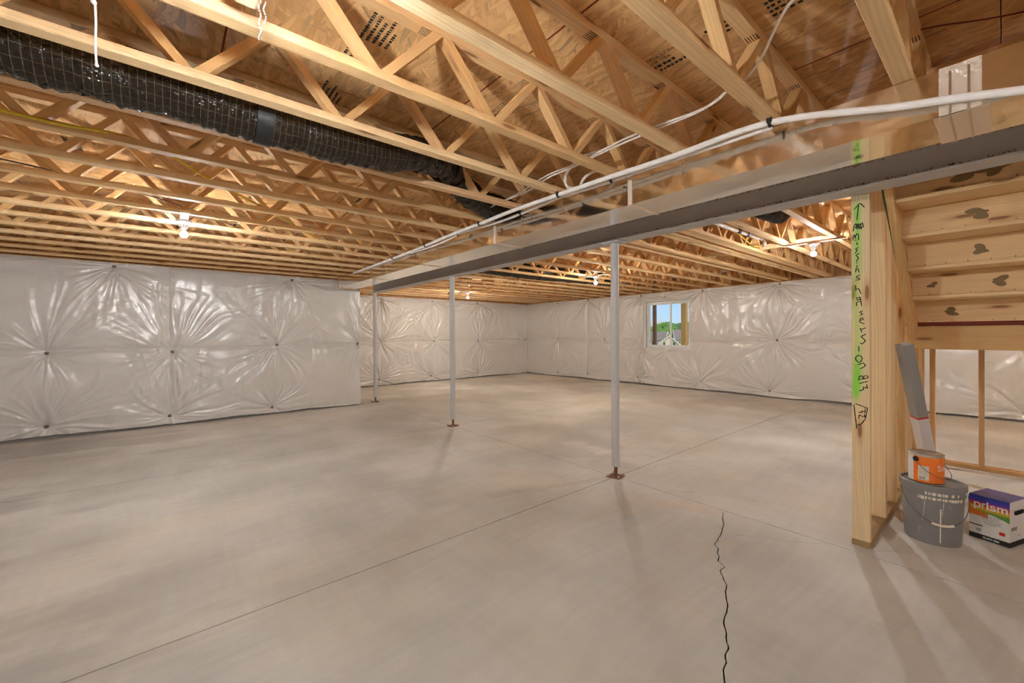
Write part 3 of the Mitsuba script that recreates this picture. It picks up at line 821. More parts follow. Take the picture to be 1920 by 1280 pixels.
for y in (6.19, 4.615, 3.105, 1.616):          # slip joints sealed with foil tape
    put(du + '__slip_joint', cat(rbox((DX0 - 0.008, y - 0.016, DZ0 - 0.004), (DX0, y + 0.016, DZ1), 0.002), rbox((DX0 - 0.006, y - 0.014, DZ0 - 0.007), (DX1 + 0.004, y + 0.014, DZ0), 0.002)), 'm_tape' if y < 4 else 'm_duct')
for y in (5.64, 4.19, 2.715, 1.243):           # drive cleats with screws
    k = put(du + '__drive_cleat', rbox((DX0 - 0.006, y - 0.011, DZ0 - 0.003), (DX0, y + 0.011, DZ1), 0.002), 'm_duct')
    for z in (2.225, 2.29, 2.35):
        put(k + '__screw', lathe([(0, 0.004), (0.003, 0.003), (0.0045, 0), (0, 0)], (0, 0, 0), 8).apply_transform(frame((DX0 - 0.006, y, z), (0, 0, 1), (0, 1, 0))), 'm_pin')
put(du + '__end_flange', cat(rbox((DX0 - 0.012, 7.73, DZ0 - 0.012), (DX1 + 0.012, 7.755, DZ1), 0.003)), 'm_duct')
# crumpled foil tape round the joint nearest the camera
u, v = np.meshgrid(np.linspace(0, 1, 40), np.linspace(0, 1, 44), indexing='ij')
crm = 0.010 * (meshkit.fbm(np.stack([u * 9, v * 12, u * 0], -1), 4, 5) - 0.35) * np.clip((v - 0.62) * 6, 0.06, 1)
tp = np.stack([DX0 - 0.008 - crm, 0.055 + 0.115 * u, DZ0 - 0.004 + (DZ1 - DZ0 + 0.004) * v], -1).reshape(-1, 3)
ii, jj = np.meshgrid(np.arange(39), np.arange(43), indexing='ij')
q = np.stack([ii * 44 + jj, (ii + 1) * 44 + jj, (ii + 1) * 44 + jj + 1, ii * 44 + jj + 1], -1).reshape(-1, 4)
put(du + '__foil_tape', cat(trimesh.Trimesh(tp, np.vstack([q[:, [0, 1, 2]], q[:, [0, 2, 3]]]), process=False)), 'm_tape')
put(du + '__foil_tape', cat(bx((DX0 - 0.006, 0.035, DZ0 - 0.0085), (DX1, 0.185, DZ0 - 0.007))), 'm_tape')
put(du + '__joint_rib', cat(rbox((DX0 - 0.012, 0.085, DZ0 - 0.012), (DX0 - 0.006, 0.092, DZ1 - 0.02), 0.001), rbox((DX0 - 0.012, 0.135, DZ0 - 0.012), (DX0 - 0.006, 0.142, DZ1 - 0.02), 0.001), rbox((DX0 - 0.010, 0.085, DZ0 - 0.013), (DX1, 0.092, DZ0 - 0.007), 0.001), rbox((DX0 - 0.010, 0.135, DZ0 - 0.013), (DX1, 0.142, DZ0 - 0.007), 0.001)), 'm_chrome')

# ------------------------------------------------------------------ pipes, cables, flexible ducts
p1 = [(2.37, -1.2, 2.16), (2.372, -0.6, 2.165), (2.372, -0.05, 2.193), (2.365, 0.11, 2.232), (2.36, 0.26, 2.264), (2.35, 0.51, 2.332), (2.30, 0.755, 2.368), (2.285, 1.12, 2.366), (2.262, 1.69, 2.366), (2.25, 2.12, 2.366), (2.238, 2.65, 2.366), (2.262, 3.16, 2.366), (2.272, 3.6, 2.366), (2.318, 4.3, 2.366), (2.36, 5.3, 2.366), (2.41, 7.0, 2.366)]
k = thing('water_pipe', 'thick white plastic pipe curving along the upper edge of the metal duct', 'pipe')
put(k + '__pipe', tube(p1, 0.0155, 14)[0], 'm_pipe', smooth=True)
p2 = [(2.330, 0.742, 2.356), (2.335, 1.0, 2.362), (2.33, 1.4, 2.366), (2.32, 1.9, 2.366), (2.30, 2.12, 2.366), (2.325, 2.55, 2.362), (2.335, 3.1, 2.36), (2.315, 3.5, 2.366), (2.345, 3.95, 2.352), (2.362, 4.45, 2.353), (2.362, 4.9, 2.362), (2.392, 5.5, 2.368), (2.45, 7.0, 2.368)]
k2 = thing('water_pipe', 'thinner white plastic pipe weaving below the thick one on the duct', 'pipe')
put(k2 + '__pipe', tube(p2, 0.0125, 14)[0], 'm_pipe', smooth=True)
for i, y in enumerate((0.745, 1.71, 2.135, 2.65, 3.16, 3.62, 4.32, 4.8, 5.3, 6.1)):
    t = k if i % 2 == 0 else k2
    pts = np.array(p1 if t == k else p2)
    o = np.argsort(pts[:, 1]); x, z = (np.interp(y, pts[o, 1], pts[o, a]) for a in (0, 2))
    rr = 0.0155 if t == k else 0.0125
    put(t + '__clip', cat(lathe([(rr + 0.001, -0.007), (rr + 0.005, -0.007), (rr + 0.005, 0.007), (rr + 0.001, 0.007), (rr + 0.001, -0.007)], (0, 0, 0), 14).apply_transform(frame((x, y, z), (0, 0, 1), (1, 0, 0))), rbox((x - rr - 0.006, y - 0.012, z - 0.004), (x - rr, y + 0.012, ZT + 0.002), 0.002)), 'm_black')
k3 = thing('plastic_tubing', 'clear bent plastic tube looping up from the pipes into the floor trusses', 'tubing')
put(k3 + '__tube', tube([(2.262, 2.02, 2.37), (2.16, 1.98, 2.44), (2.20, 1.86, 2.54), (2.40, 1.74, 2.57)], 0.010, 10, 30)[0], 'm_pipe', smooth=True)
put(k3 + '__tube', tube([(2.285, 1.95, 2.38), (2.26, 1.88, 2.43), (2.34, 1.78, 2.47), (2.48, 1.72, 2.48)], 0.010, 10, 30)[0], 'm_pipe', smooth=True)
put(k3 + '__elbow', cat(rbox((2.24, 1.99, 2.352), (2.29, 2.04, 2.385), 0.004)), 'm_pipe')
ca = [(1.60, 0.40, 2.46), (1.70, 0.515, 2.46), (1.83, 0.60, 2.462), (1.985, 0.745, 2.46), (2.025, 0.83, 2.462), (2.08, 0.945, 2.46), (2.08, 1.085, 2.46), (2.062, 1.21, 2.46), (2.045, 1.36, 2.455), (2.085, 1.69, 2.46), (2.094, 1.83, 2.455), (2.09, 2.02, 2.46), (2.14, 2.38, 2.452), (2.185, 2.77, 2.45), (2.31, 3.15, 2.43), (2.36, 3.22, 2.392)]
k = thing('electric_cable', 'pair of flat white cables threaded through the floor trusses above the duct', 'cable')
put(k + '__strand', tube(ca, 0.0058, 8)[0], 'm_cable', smooth=True)
put(k + '__strand', tube([(x + 0.006 + 0.02 * math.sin(y * 6), y + 0.004, z - 0.012 - 0.008 * math.sin(y * 4.1)) for x, y, z in ca[4:]], 0.0058, 8)[0], 'm_cable', smooth=True)
cb = [(-0.95, 3.04, 2.42), (-0.61, 3.072, 2.413), (-0.50, 3.074, 2.407), (-0.385, 3.07, 2.405), (-0.28, 3.066, 2.412), (-0.22, 3.10, 2.428), (-0.04, 3.24, 2.45), (0.17, 3.54, 2.45), (0.60, 4.06, 2.44), (1.05, 4.66, 2.44), (1.6, 5.4, 2.45)]
k = thing('gas_tubing', 'thin yellow gas tubing threaded through the floor trusses at the left', 'tubing')
put(k + '__tube', tube(cb, 0.0085, 8)[0], 'm_yellow', smooth=True)
k = thing('electric_cable', 'long thin dark cable running slantwise below the distant trusses at the left', 'cable')
put(k + '__strand', tube([(-0.95, 4.05, 2.46), (-0.4, 4.2, 2.45), (0.0, 4.45, 2.45), (0.5, 5.0, 2.45), (0.9, 5.5, 2.45)], 0.005, 6)[0], 'm_pin', smooth=True)


k = thing('electric_cable', 'thin red-brown wire bent round the end of a floor truss, upper right', 'cable')
put(k + '__strand', tube([(2.10, 0.318, 2.70), (2.345, 0.318, 2.70), (2.52, 0.318, 2.70), (2.60, 0.30, 2.70), (2.66, 0.225, 2.705), (2.78, 0.08, 2.712), (2.87, -0.055, 2.715), (3.0, -0.3, 2.72)], 0.0035, 8)[0], 'm_red', smooth=True)
k = thing('drain_pipe', 'white plastic pipes with black couplings between the trusses right of the beam', 'pipe')
put(k + '__pipe', tube([(4.2, 1.97, 2.50), (4.65, 1.97, 2.50), (5.2, 1.96, 2.50), (5.74, 1.93, 2.50)], 0.022, 12)[0], 'm_pipe', smooth=True)
put(k + '__pipe', tube([(4.3, 1.86, 2.53), (4.9, 1.86, 2.53), (5.7, 1.87, 2.52)], 0.014, 12)[0], 'm_pipe', smooth=True)
put(k + '__drop', tube([(5.72, 1.92, 2.56), (5.72, 1.92, 2.40)], 0.022, 12, 8)[0], 'm_pipe', smooth=True)
for x in (5.05, 5.30):
    put(k + '__coupling', tube([(x - 0.03, 1.962, 2.50), (x + 0.03, 1.962, 2.50)], 0.028, 12, 4)[0], 'm_black', smooth=40)
put(k + '__strap', cat(bx((4.6, 1.945, 2.52), (4.62, 1.947, ZD)), bx((5.5, 1.94, 2.52), (5.52, 1.942, ZD))), 'm_pin')
k = thing('electric_cable', 'thin yellow cable drooping beside the white pipes right of the beam', 'cable')
put(k + '__strand', tube([(4.3, 2.0, 2.55), (4.62, 2.02, 2.52), (4.9, 2.025, 2.51), (5.24, 2.03, 2.50), (5.5, 2.03, 2.45), (5.8, 2.03, 2.43), (6.0, 2.02, 2.50), (6.2, 2.0, 2.58)], 0.006, 8)[0], 'm_yellow', smooth=True)
k = thing('strongback_board', 'pale board laid across the truss bottoms beside the ceiling light right of the beam', 'board')
board(k + '__plank', (6.03, 1.20, ZT + CH + 0.032), (6.03, 2.95, ZT + CH + 0.032), 0.038, 0.064)


def flex(name, lab, pts, r, bands, tail=None):
    k = thing(name, lab, 'duct')
    n = 260
    mesh, uv = tube(pts, r, 28, n)
    v = mesh[0]
    nn = meshkit.fbm(v * 9.0, 3, 4) - 0.5
    cen = np.repeat(v[: n * 28].reshape(n, 28, 3).mean(1), 28, 0)
    v[: n * 28] += (v[: n * 28] - cen) / r * (0.05 * nn[: n * 28, None] + 0.006 * np.sin(uv[: n * 28, :1] * 110))
    put(k + '__jacket', mesh, 'm_flex', smooth=True, uv=uv)
    from scipy.interpolate import CubicSpline
    p = np.array(pts, float); t = np.r_[0, np.cumsum(np.linalg.norm(np.diff(p, axis=0), axis=1))]; cs = CubicSpline(t, p)
    for a in bands:
        q = [cs(a - 0.035), cs(a), cs(a + 0.035)]
        put(k + '__strap', tube(q, r + 0.012, 28, 6)[0], 'm_black', smooth=40)
    return k


flex('flexible_duct', 'black foil-wrapped flexible duct between the floor trusses, upper left', [(XL + 0.05, 2.385, 2.43), (-1.6, 2.385, 2.412), (-0.6, 2.385, 2.408), (0.3, 2.385, 2.405), (0.95, 2.39, 2.42), (1.32, 2.47, 2.505), (1.60, 2.65, 2.545), (1.90, 2.86, 2.515), (2.25, 3.0, 2.497), (2.56, 3.05, 2.49)], 0.105, (3.33, 4.62))
flex('flexible_duct', 'dark flexible duct between distant floor trusses right of the beam', [(3.5, 5.72, 2.52), (4.55, 5.66, 2.50), (5.3, 5.64, 2.49), (5.97, 5.62, 2.50), (7.6, 5.62, 2.52)], 0.13, (1.9,))
flex('flexible_duct', 'short grey flexible duct curving above the steel beam near the stair framing', [(3.45, 1.45, 2.55), (3.9, 1.44, 2.52), (4.25, 1.43, 2.50), (4.7, 1.43, 2.52)], 0.10, (0.5,))
put('flexible_duct_002__hanger', cat(bx((3.90, 1.33, 2.48), (3.93, 1.332, ZD)), bx((3.90, 1.54, 2.48), (3.93, 1.542, ZD))), 'm_black')
# small white rubbish hanging on the chain and the string
k = thing('pull_string', 'white knotted string hanging from a floor truss, upper left', 'string')
put(k + '__cord', tube([(-0.152, 1.68, ZT + 0.002), (-0.150, 1.68, 2.30), (-0.148, 1.68, 2.24), (-0.149, 1.68, 2.18), (-0.147, 1.68, 2.11)], 0.0030, 8, 40)[0], 'm_white', smooth=True)
put(k + '__knot', cat(trimesh.creation.icosphere(2, 0.007).apply_translation((-0.152, 1.68, 2.287)), trimesh.creation.icosphere(2, 0.005).apply_translation((-0.147, 1.68, 2.108))), 'm_white', smooth=True)
k = thing('pull_chain', 'fine bead pull chain hanging from the ceiling light at the top', 'chain')
bd = [trimesh.creation.icosphere(1, 0.0032).apply_translation((0.222 + 0.003 * math.sin(i), 1.43, 2.34 - i * 0.0072)) for i in range(19)] + [trimesh.creation.icosphere(1, 0.0032).apply_translation((0.235 + 0.003 * math.cos(i), 1.43, 2.33 - i * 0.0072)) for i in range(10)]
put(k + '__bead', cat(*bd), 'm_chrome', smooth=True)
tag(k + '__bead', kind='stuff')
put(k + '__link', tube([(0.222, 1.43, 2.34), (0.222, 1.38, 2.352), (0.215, 1.34, 2.35)], 0.0018, 6, 10)[0], 'm_chrome')

# ------------------------------------------------------------------ bare-bulb ceiling lights
COOL, WARM, AMBER = BULB_RGB, (1.0, 0.90, 0.76), (1.0, 0.80, 0.55)
lamps = [(0.20, 1.235, COOL, 1.0, 'bare bulb ceiling light at the top edge, nearest above the camera'), (0.13, 4.72, COOL, 1.0, 'bare bulb ceiling light in the left bay between the distant trusses'), (5.75, 1.42, COOL, 1.0, 'bare bulb ceiling light right of the beam, nearest the stair framing'), (5.90, 4.70, WARM, 1.0, 'bare bulb ceiling light right of the beam, before the window wall'), (5.66, 8.43, WARM, 1.0, 'bare bulb ceiling light farthest away, before the far wall'), (0.2, -2.2, COOL, 1.0, 'bare bulb ceiling light behind the camera, left bay'), (7.4, -1.6, AMBER, 0.9, 'bare bulb ceiling light behind the stairs')]
for x, y, rgb, pw, lab in lamps:
    k = thing('ceiling_light', lab, 'light', 'bare bulb ceiling lights')
    board(k + '__mounting_board', (x, y - 0.30, ZT - 0.010), (x, y + 0.30, ZT - 0.010), 0.064, 0.019, m='m_lumber')
    put(k + '__base', lathe([(0, ZT - 0.020), (0.056, ZT - 0.020), (0.060, ZT - 0.030), (0.056, ZT - 0.040), (0.045, ZT - 0.046), (0.030, ZT - 0.062), (0.024, ZT - 0.092), (0, ZT - 0.092)], (x, y, 0), 32), 'm_white', smooth=35)
    put(k + '__bulb_neck', lathe([(0.012, ZT - 0.088), (0.0135, ZT - 0.105), (0.020, ZT - 0.122), (0.0, ZT - 0.122)], (x, y, 0), 20), 'm_bulb', smooth=40)
    sp = trimesh.creation.icosphere(3, 0.031); sp.apply_translation((x, y, ZT - 0.145))
    put(k + '__bulb', sp, 'm_bulb', smooth=True, emitter={'type': 'area', 'radiance': {'type': 'rgb', 'value': [BULB * pw * q for q in rgb]}})

# ------------------------------------------------------------------ stud wall beside the stairs
sw = thing('stud_wall', 'wooden stud wall with a green-sprayed end stud standing on a bottom plate', 'wall frame')
Y0, Y1 = 0.527, 0.616
yc = (Y0 + Y1) / 2
board(sw + '__bottom_plate', (3.292, yc, 0.019), (6.03, yc, 0.019), Y1 - Y0, 0.038, m='m_treated')
board(sw + '__top_plate', (3.292, yc, ZT - 0.02), (6.03, yc, ZT - 0.02), Y1 - Y0, 0.038)
m, uv = lumber((3.311, yc, 0.038), (3.311, yc, ZT - 0.039), Y1 - Y0, 0.038, up=(1, 0, 0))
es = put(sw + '__stud', m, 'm_spray', uv=uv)
tag(es, 'end stud sprayed green and lettered in black marker')
for x in (3.81, 4.225, 4.63, 5.03, 5.43, 5.80, 5.93):
    board(sw + '__stud', (x + 0.019, yc, 0.038), (x + 0.019, yc, ZT - 0.039), Y1 - Y0, 0.038, up=(1, 0, 0))
strokes = [[[0.588, 2.026], [0.58, 2.117]], [[0.6, 2.094], [0.577, 2.122], [0.567, 2.117], [0.554, 2.096]], [[0.607, 1.96], [0.601, 1.993], [0.593, 2.002], [0.587, 1.969], [0.597, 1.977], [0.583, 1.999], [0.577, 1.967], [0.587, 1.99], [0.571, 1.997], [0.567, 1.965], [0.579, 1.983], [0.561, 2.0], [0.557, 1.974], [0.571, 1.971]], [[0.608, 1.903], [0.607, 1.927], [0.601, 1.933], [0.597, 1.914], [0.591, 1.937], [0.581, 1.932], [0.58, 1.901]], [[0.594, 1.902], [0.594, 1.898]], [[0.588, 1.884], [0.588, 1.871]], [[0.583, 1.852], [0.595, 1.844], [0.587, 1.835], [0.597, 1.819]], [[0.579, 1.816], [0.593, 1.805], [0.581, 1.788], [0.591, 1.768]], [[0.589, 1.76], [0.589, 1.757]], [[0.589, 1.742], [0.588, 1.729]], [[0.595, 1.702], [0.593, 1.722]], [[0.594, 1.717], [0.583, 1.721], [0.579, 1.7]], [[0.575, 1.679], [0.589, 1.675], [0.592, 1.667], [0.577, 1.661], [0.577, 1.653], [0.594, 1.652]], [[0.596, 1.619], [0.594, 1.587]], [[0.594, 1.595], [0.58, 1.597], [0.57, 1.567]], [[0.573, 1.544], [0.59, 1.541], [0.587, 1.527], [0.573, 1.529], [0.573, 1.542], [0.569, 1.519]], [[0.591, 1.493], [0.59, 1.515], [0.57, 1.517], [0.566, 1.491]], [[0.562, 1.459], [0.576, 1.452], [0.562, 1.441], [0.573, 1.43]], [[0.576, 1.402], [0.559, 1.405], [0.559, 1.414], [0.571, 1.415], [0.576, 1.391], [0.556, 1.38]], [[0.573, 1.351], [0.566, 1.329]], [[0.569, 1.344], [0.548, 1.354]], [[0.548, 1.315], [0.569, 1.301], [0.548, 1.275], [0.565, 1.254], [0.573, 1.261]], [[0.58, 1.239], [0.58, 1.21]], [[0.581, 1.185], [0.568, 1.178], [0.564, 1.164], [0.571, 1.145], [0.583, 1.141], [0.594, 1.153], [0.596, 1.17], [0.587, 1.182], [0.581, 1.185]], [[0.585, 1.127], [0.559, 1.137], [0.548, 1.128], [0.554, 1.116], [0.573, 1.102]], [[0.581, 1.033], [0.536, 1.048], [0.539, 1.06], [0.555, 1.06], [0.558, 1.039], [0.565, 1.058], [0.577, 1.055], [0.581, 1.033]], [[0.576, 1.011], [0.539, 1.025]], [[0.543, 1.005], [0.54, 0.984], [0.557, 0.991], [0.559, 0.975], [0.576, 0.964]], [[0.596, 0.882], [0.539, 0.861], [0.549, 0.795], [0.571, 0.756], [0.593, 0.748]], [[0.604, 0.874], [0.591, 0.73]], [[0.551, 0.855], [0.55, 0.834], [0.566, 0.842], [0.568, 0.828], [0.582, 0.832]], [[0.554, 0.823], [0.552, 0.805], [0.579, 0.815], [0.581, 0.793]]]
hand = unary_union([LineString([(-y, z) for y, z in s]).buffer(0.0024) for s in strokes])
m = extr(hand, 0.0008); m.apply_transform(frame((3.2922, 0, 0), (0, -1, 0), (0, 0, 1)))
put(es + '__handwriting', m, 'm_ink')
k = thing('green_wire', 'thin dark green wire hanging diagonally in front of the stair stringer', 'wire')
put(k + '__strand', tube([(3.50, 0.506, 2.36), (3.554, 0.506, 2.24), (3.705, 0.504, 2.12), (3.975, 0.503, 1.905), (4.20, 0.503, 1.74), (4.576, 0.50, 1.423)], 0.0055, 8)[0], 'm_green', smooth=True)

# ------------------------------------------------------------------ stairs seen from below, landing, framing under it
st = thing('staircase', 'unfinished wooden staircase seen from below, with stained riser boards', 'stairs')
YS, YE = 0.445, -0.62
rx = [4.555 - 0.248 * i for i in range(7)]
rz = [1.404 + 0.191 * i for i in range(7)]
for i in range(7):
    x, z0 = rx[i], rz[i]
    z1 = min(z0 + 0.165, ZD - 0.03)
    if z1 - z0 < 0.05:
        break
    r = board(st + '__riser', (x + 0.010, YS - 0.004, (z0 + z1) / 2), (x + 0.010, YE, (z0 + z1) / 2), 0.019, z1 - z0, m='m_lumber')
    if z1 < ZD - 0.05:
        board(st + '__tread', (x - 0.124, YS - 0.002, z1 + 0.0125), (x - 0.124, YE, z1 + 0.0125), 0.290, 0.025, m='m_lumber')
    rg = np.random.default_rng(40 + i)
    # stain patches and nail heads on the riser's face
    for c, sc in {0: [((0.26), 0.030), (-0.28, 0.03)], 1: [(0.34, 0.020), (0.02, 0.032)], 2: [(0.10, 0.030)], 3: [(0.10, 0.036)], 4: [(0.12, 0.05), (0.02, 0.035)]}.get(i, []):
        a = np.linspace(0, 2 * np.pi, 24, endpoint=False)
        rad = sc * (1 + 0.45 * np.sin(2 * a + rg.uniform(0, 6)) + 0.25 * np.sin(3 * a + rg.uniform(0, 6)) + 0.12 * np.sin(5 * a + rg.uniform(0, 6)))
        pg = Polygon([(-(c) + 1.35 * q * math.cos(t), z0 + 0.075 + 0.75 * q * math.sin(t)) for q, t in zip(rad, a)]).buffer(0)
        pg2 = Polygon([(-(c) + 0.018 + 1.5 * q * math.cos(t), z0 + 0.075 + 0.7 * q * math.sin(t)) for q, t in zip(rad, a)]).buffer(0).difference(pg)
        m1 = extr(pg, 0.0006); m1.apply_transform(frame((x + 0.0005, 0, 0), (0, -1, 0), (0, 0, 1))); put(r + '__stain', m1, 'm_stain')
    nails = [lathe([(0, 0.0008), (0.0032, 0.0006), (0.0032, 0), (0, 0)], (0, 0, 0), 8).apply_transform(frame((x + 0.0002, y, z0 + 0.010), (0, 0, 1), (0, 1, 0))) for y in np.arange(YS - 0.09, YE + 0.1, -0.10)]
    tag(put(r + '__nails', cat(*nails), 'm_pin'), kind='stuff')
# notched stringer against the stud wall
pts = [(4.60, 1.40)]
for i in range(7):
    pts += [(rx[i] + 0.028, rz[i] + 0.0), (rx[i] + 0.028, rz[i] + 0.19)] if i == 0 else [(rx[i] + 0.028, rz[i] - 0.001), (rx[i] + 0.028, rz[i] + 0.19)]
slope = 0.191 / 0.248
top = (rx[6] + 0.028, rz[6] + 0.19)
low = [(rx[6] - 0.18, rz[6] + 0.16), (4.44, 1.30), (4.60, 1.30)]
pg = Polygon(pts + [(p[0], p[1]) for p in low]).buffer(0)
pg = pg.intersection(sbox(2.9, 1.25, 4.7, ZT - 0.0))
for yy, lab in ((YS + 0.038, 0), (YE, 0)):
    m = extr(pg, 0.038); m.apply_transform(frame((0, yy, 0), (1, 0, 0), (0, 0, 1)))
    vv = np.array(m.vertices)
    m2 = trimesh.Trimesh(vv[m.faces].reshape(-1, 3), np.arange(len(m.faces) * 3).reshape(-1, 3), process=False)
    v2 = np.array(m2.vertices)
    _uid[0] += 1
    uvx = 40.0 * _uid[0] + 18 + (v2[:, 0] * -0.79 + v2[:, 2] * 0.61); uvy = v2[:, 0] * 0.61 + v2[:, 2] * 0.79 + v2[:, 1]
    put(st + '__stringer', m2, 'm_web', uv=np.stack([uvx, uvy], -1))
ld = thing('stair_landing', 'wooden stair landing frame with a thick header and red-edged deck', 'landing')
board(ld + '__header', (4.665, 0.510, 1.283), (4.665, -1.0, 1.283), 0.038, 0.186, m='m_web')
board(ld + '__header', (5.99, 0.50, 1.283), (5.99, -1.0, 1.283), 0.038, 0.186, m='m_web')
for y in (0.49, 0.1, -0.3, -0.7):
    board(ld + '__joist', (4.69, y, 1.283), (5.97, y, 1.283), 0.038, 0.184, m='m_lumber')
put(ld + '__deck', rbox((4.60, -1.0, 1.378), (6.02, 0.515, 1.404), 0.002), 'm_red')
s2 = thing('stud_wall', 'short stud wall under the landing, seen against the white insulation', 'wall frame')
board(s2 + '__bottom_plate', (5.992, 0.525, 0.019), (5.992, -1.6, 0.019), 0.089, 0.038, m='m_web')
board(s2 + '__top_plate', (5.992, 0.525, 1.171), (5.992, -1.6, 1.171), 0.089, 0.038)
for y in (0.470, 0.141, -0.265, -0.67, -1.08):
    board(s2 + '__stud', (5.992, y, 0.038), (5.992, y, 1.152), 0.038, 0.089, up=(1, 0, 0))

# ------------------------------------------------------------------ bucket, paint can, grout box, long carton
BX, BY = 3.78, 0.30
b = thing('bucket', 'large grey plastic bucket with a lid and white paint splashes', 'bucket')
put(b + '__pail', lathe([(0, 0.004), (0.124, 0.004), (0.130, 0.0), (0.132, 0.006), (0.1445, 0.300), (0.151, 0.301), (0.151, 0.309), (0.1455, 0.311), (0.1465, 0.330), (0.153, 0.331), (0.153, 0.339), (0.147, 0.341), (0.1475, 0.360), (0, 0.360)], (BX, BY, 0), 64), 'm_bucket', smooth=35)
put(b + '__lid', lathe([(0.150, 0.338), (0.157, 0.340), (0.1575, 0.366), (0.155, 0.371), (0.150, 0.373), (0.145, 0.371), (0.143, 0.362), (0.139, 0.360), (0, 0.360)], (BX, BY, 0), 64), 'm_bucket', smooth=35)
tc = math.atan2(-BY, -BX)      # the side of the bucket that faces the room


def on_bucket(a, z, off=0.0006):
    r = np.interp(z, [0.006, 0.300, 0.311, 0.330, 0.36], [0.132, 0.1445, 0.1455, 0.1465, 0.1475]) + off
    return (BX + r * math.cos(a), BY + r * math.sin(a), z)


def patch(a0, a1, z0, z1, off=0.0008, n=5):
    aa = np.linspace(a0, a1, n)
    v = [on_bucket(a, z, off) for a in aa for z in (z0, z1)]
    f = [(2 * i, 2 * i + 2, 2 * i + 3, 2 * i + 1) for i in range(n - 1)]
    return tri(meshkit.arrays((np.array(v), np.array(f)))[:2])


rg = np.random.default_rng(3)
sp = []
a = tc - 0.45
while a < tc + 1.05:
    w = rg.uniform(0.02, 0.12)
    sp.append(patch(a, a + w, rg.uniform(0.276, 0.288), 0.299))
    if rg.random() < 0.75 and a > tc - 0.25:
        sp.append(patch(a, a + w, 0.3115, 0.3295, 0.001))
    a += w + rg.uniform(0.01, 0.05)
put(b + '__paint_splash', cat(*sp), 'm_splash')
drips = []
for a, z0, z1, lean, w in ((tc - 0.22, 0.13, 0.275, -0.10, 0.012), (tc + 0.36, 0.185, 0.275, -0.05, 0.014), (tc + 0.56, 0.23, 0.262, 0.03, 0.008), (tc - 0.40, 0.04, 0.10, -0.08, 0.008)):
    aa = np.linspace(0, 1, 6)
    v = [on_bucket(a + lean * (1 - t) + s * w * (0.5 + t) / 2, z0 + (z1 - z0) * t, 0.0008) for t in aa for s in (-1, 1)]
    drips.append(tri(meshkit.arrays((np.array(v), np.array([(2 * i, 2 * i + 1, 2 * i + 3, 2 * i + 2) for i in range(5)])))[:2]))
put(b + '__paint_drip', cat(*drips), 'm_splash')
put(b + '__tape_cross', cat(patch(tc + 0.245, tc + 0.285, 0.02, 0.235, 0.0012)), 'm_splash')
hl = [on_bucket(tc - 1.15 + 2.85 * t, 0.318 - 0.175 * math.sin(math.pi * t) ** 1.0, 0.012 + 0.022 * math.sin(math.pi * t)) for t in np.linspace(0, 1, 15)]
hd = put(b + '__handle', tube(hl, 0.0024, 8, 60)[0], 'm_pin', smooth=True)
gp = [on_bucket(tc - 1.15 + 2.85 * t, 0.318 - 0.175 * math.sin(math.pi * t), 0.014 + 0.022 * math.sin(math.pi * t)) for t in np.linspace(0.40, 0.60, 5)]
put(hd + '__grip', tube(gp, 0.0075, 12, 14)[0], 'm_splash', smooth=40)
CXc, CYc, CZ = 3.752, 0.325, 0.3605
c = thing('paint_can', 'orange metal paint can standing on the grey bucket lid', 'paint can')
rc, hc = 0.083, 0.190
tc2 = math.atan2(-CYc, -CXc)
put(c + '__body', lathe([(0, 0.003), (rc - 0.004, 0.0), (rc + 0.0015, 0.002), (rc + 0.0015, 0.006), (rc, 0.008), (rc, hc - 0.010), (rc + 0.002, hc - 0.008), (rc + 0.002, hc - 0.001), (rc - 0.001, hc), (rc - 0.004, hc - 0.004), (0, hc - 0.004)], (CXc, CYc, CZ), 64), 'm_chrome', smooth=35)
nA = 97
ang = np.linspace(0, 1, nA)
v, uv = [], []
for t in ang:
    a = tc2 - 1.42 + 2 * math.pi * t
    for z, q in ((0.009, 0), (hc - 0.016, 1)):
        v.append((CXc + (rc + 0.0006) * math.cos(a), CYc + (rc + 0.0006) * math.sin(a), CZ + z)); uv.append((t, q))
f = [(2 * i, 2 * i + 2, 2 * i + 3, 2 * i + 1) for i in range(nA - 1)]
put(c + '__label', (np.array(v), np.array(f)), 'm_can', smooth=True, uv=np.array(uv))
put(c + '__lid', lathe([(0, hc - 0.004), (rc - 0.016, hc - 0.004), (rc - 0.014, hc - 0.001), (rc - 0.008, hc + 0.0005), (rc - 0.005, hc - 0.002)], (CXc, CYc, CZ), 64), 'm_chrome', smooth=35)


def on_can(m, a0, z0, off):
    """bend flat lettering round the can: x -> turn, y -> height, z -> out"""
    v = np.array(m.vertices)
    a = a0 + v[:, 0] / rc
    r = rc + off + v[:, 2]
    m = m.copy(); m.vertices = np.stack([CXc + r * np.cos(a), CYc + r * np.sin(a), CZ + z0 + v[:, 1]], -1)
    return m


put(c + '__lettering', on_can(meshkit.text_mesh('Solo', 0.034, 0.0006), tc2 + 0.62, 0.095, 0.0008), 'm_white')
bump_a = tc2 - 0.60
put(c + '__handle_ear', cat(trimesh.creation.icosphere(2, 0.017).apply_scale((0.4, 1, 1)).apply_transform(frame((0, 0, 0), (math.cos(bump_a), math.sin(bump_a), 0), (-math.sin(bump_a), math.cos(bump_a), 0))).apply_translation((CXc + rc * math.cos(bump_a), CYc + rc * math.sin(bump_a), CZ + 0.155))), 'm_black', smooth=True)
hl = [(CXc + (rc + 0.004 + 0.03 * math.sin(math.pi * t)) * math.cos(bump_a + math.pi * t), CYc + (rc + 0.004 + 0.03 * math.sin(math.pi * t)) * math.sin(bump_a + math.pi * t), CZ + 0.150 - 0.095 * math.sin(math.pi * t)) for t in np.linspace(0, 1, 13)]
put(c + '__handle', tube(hl, 0.0017, 8, 50)[0], 'm_pin', smooth=True)
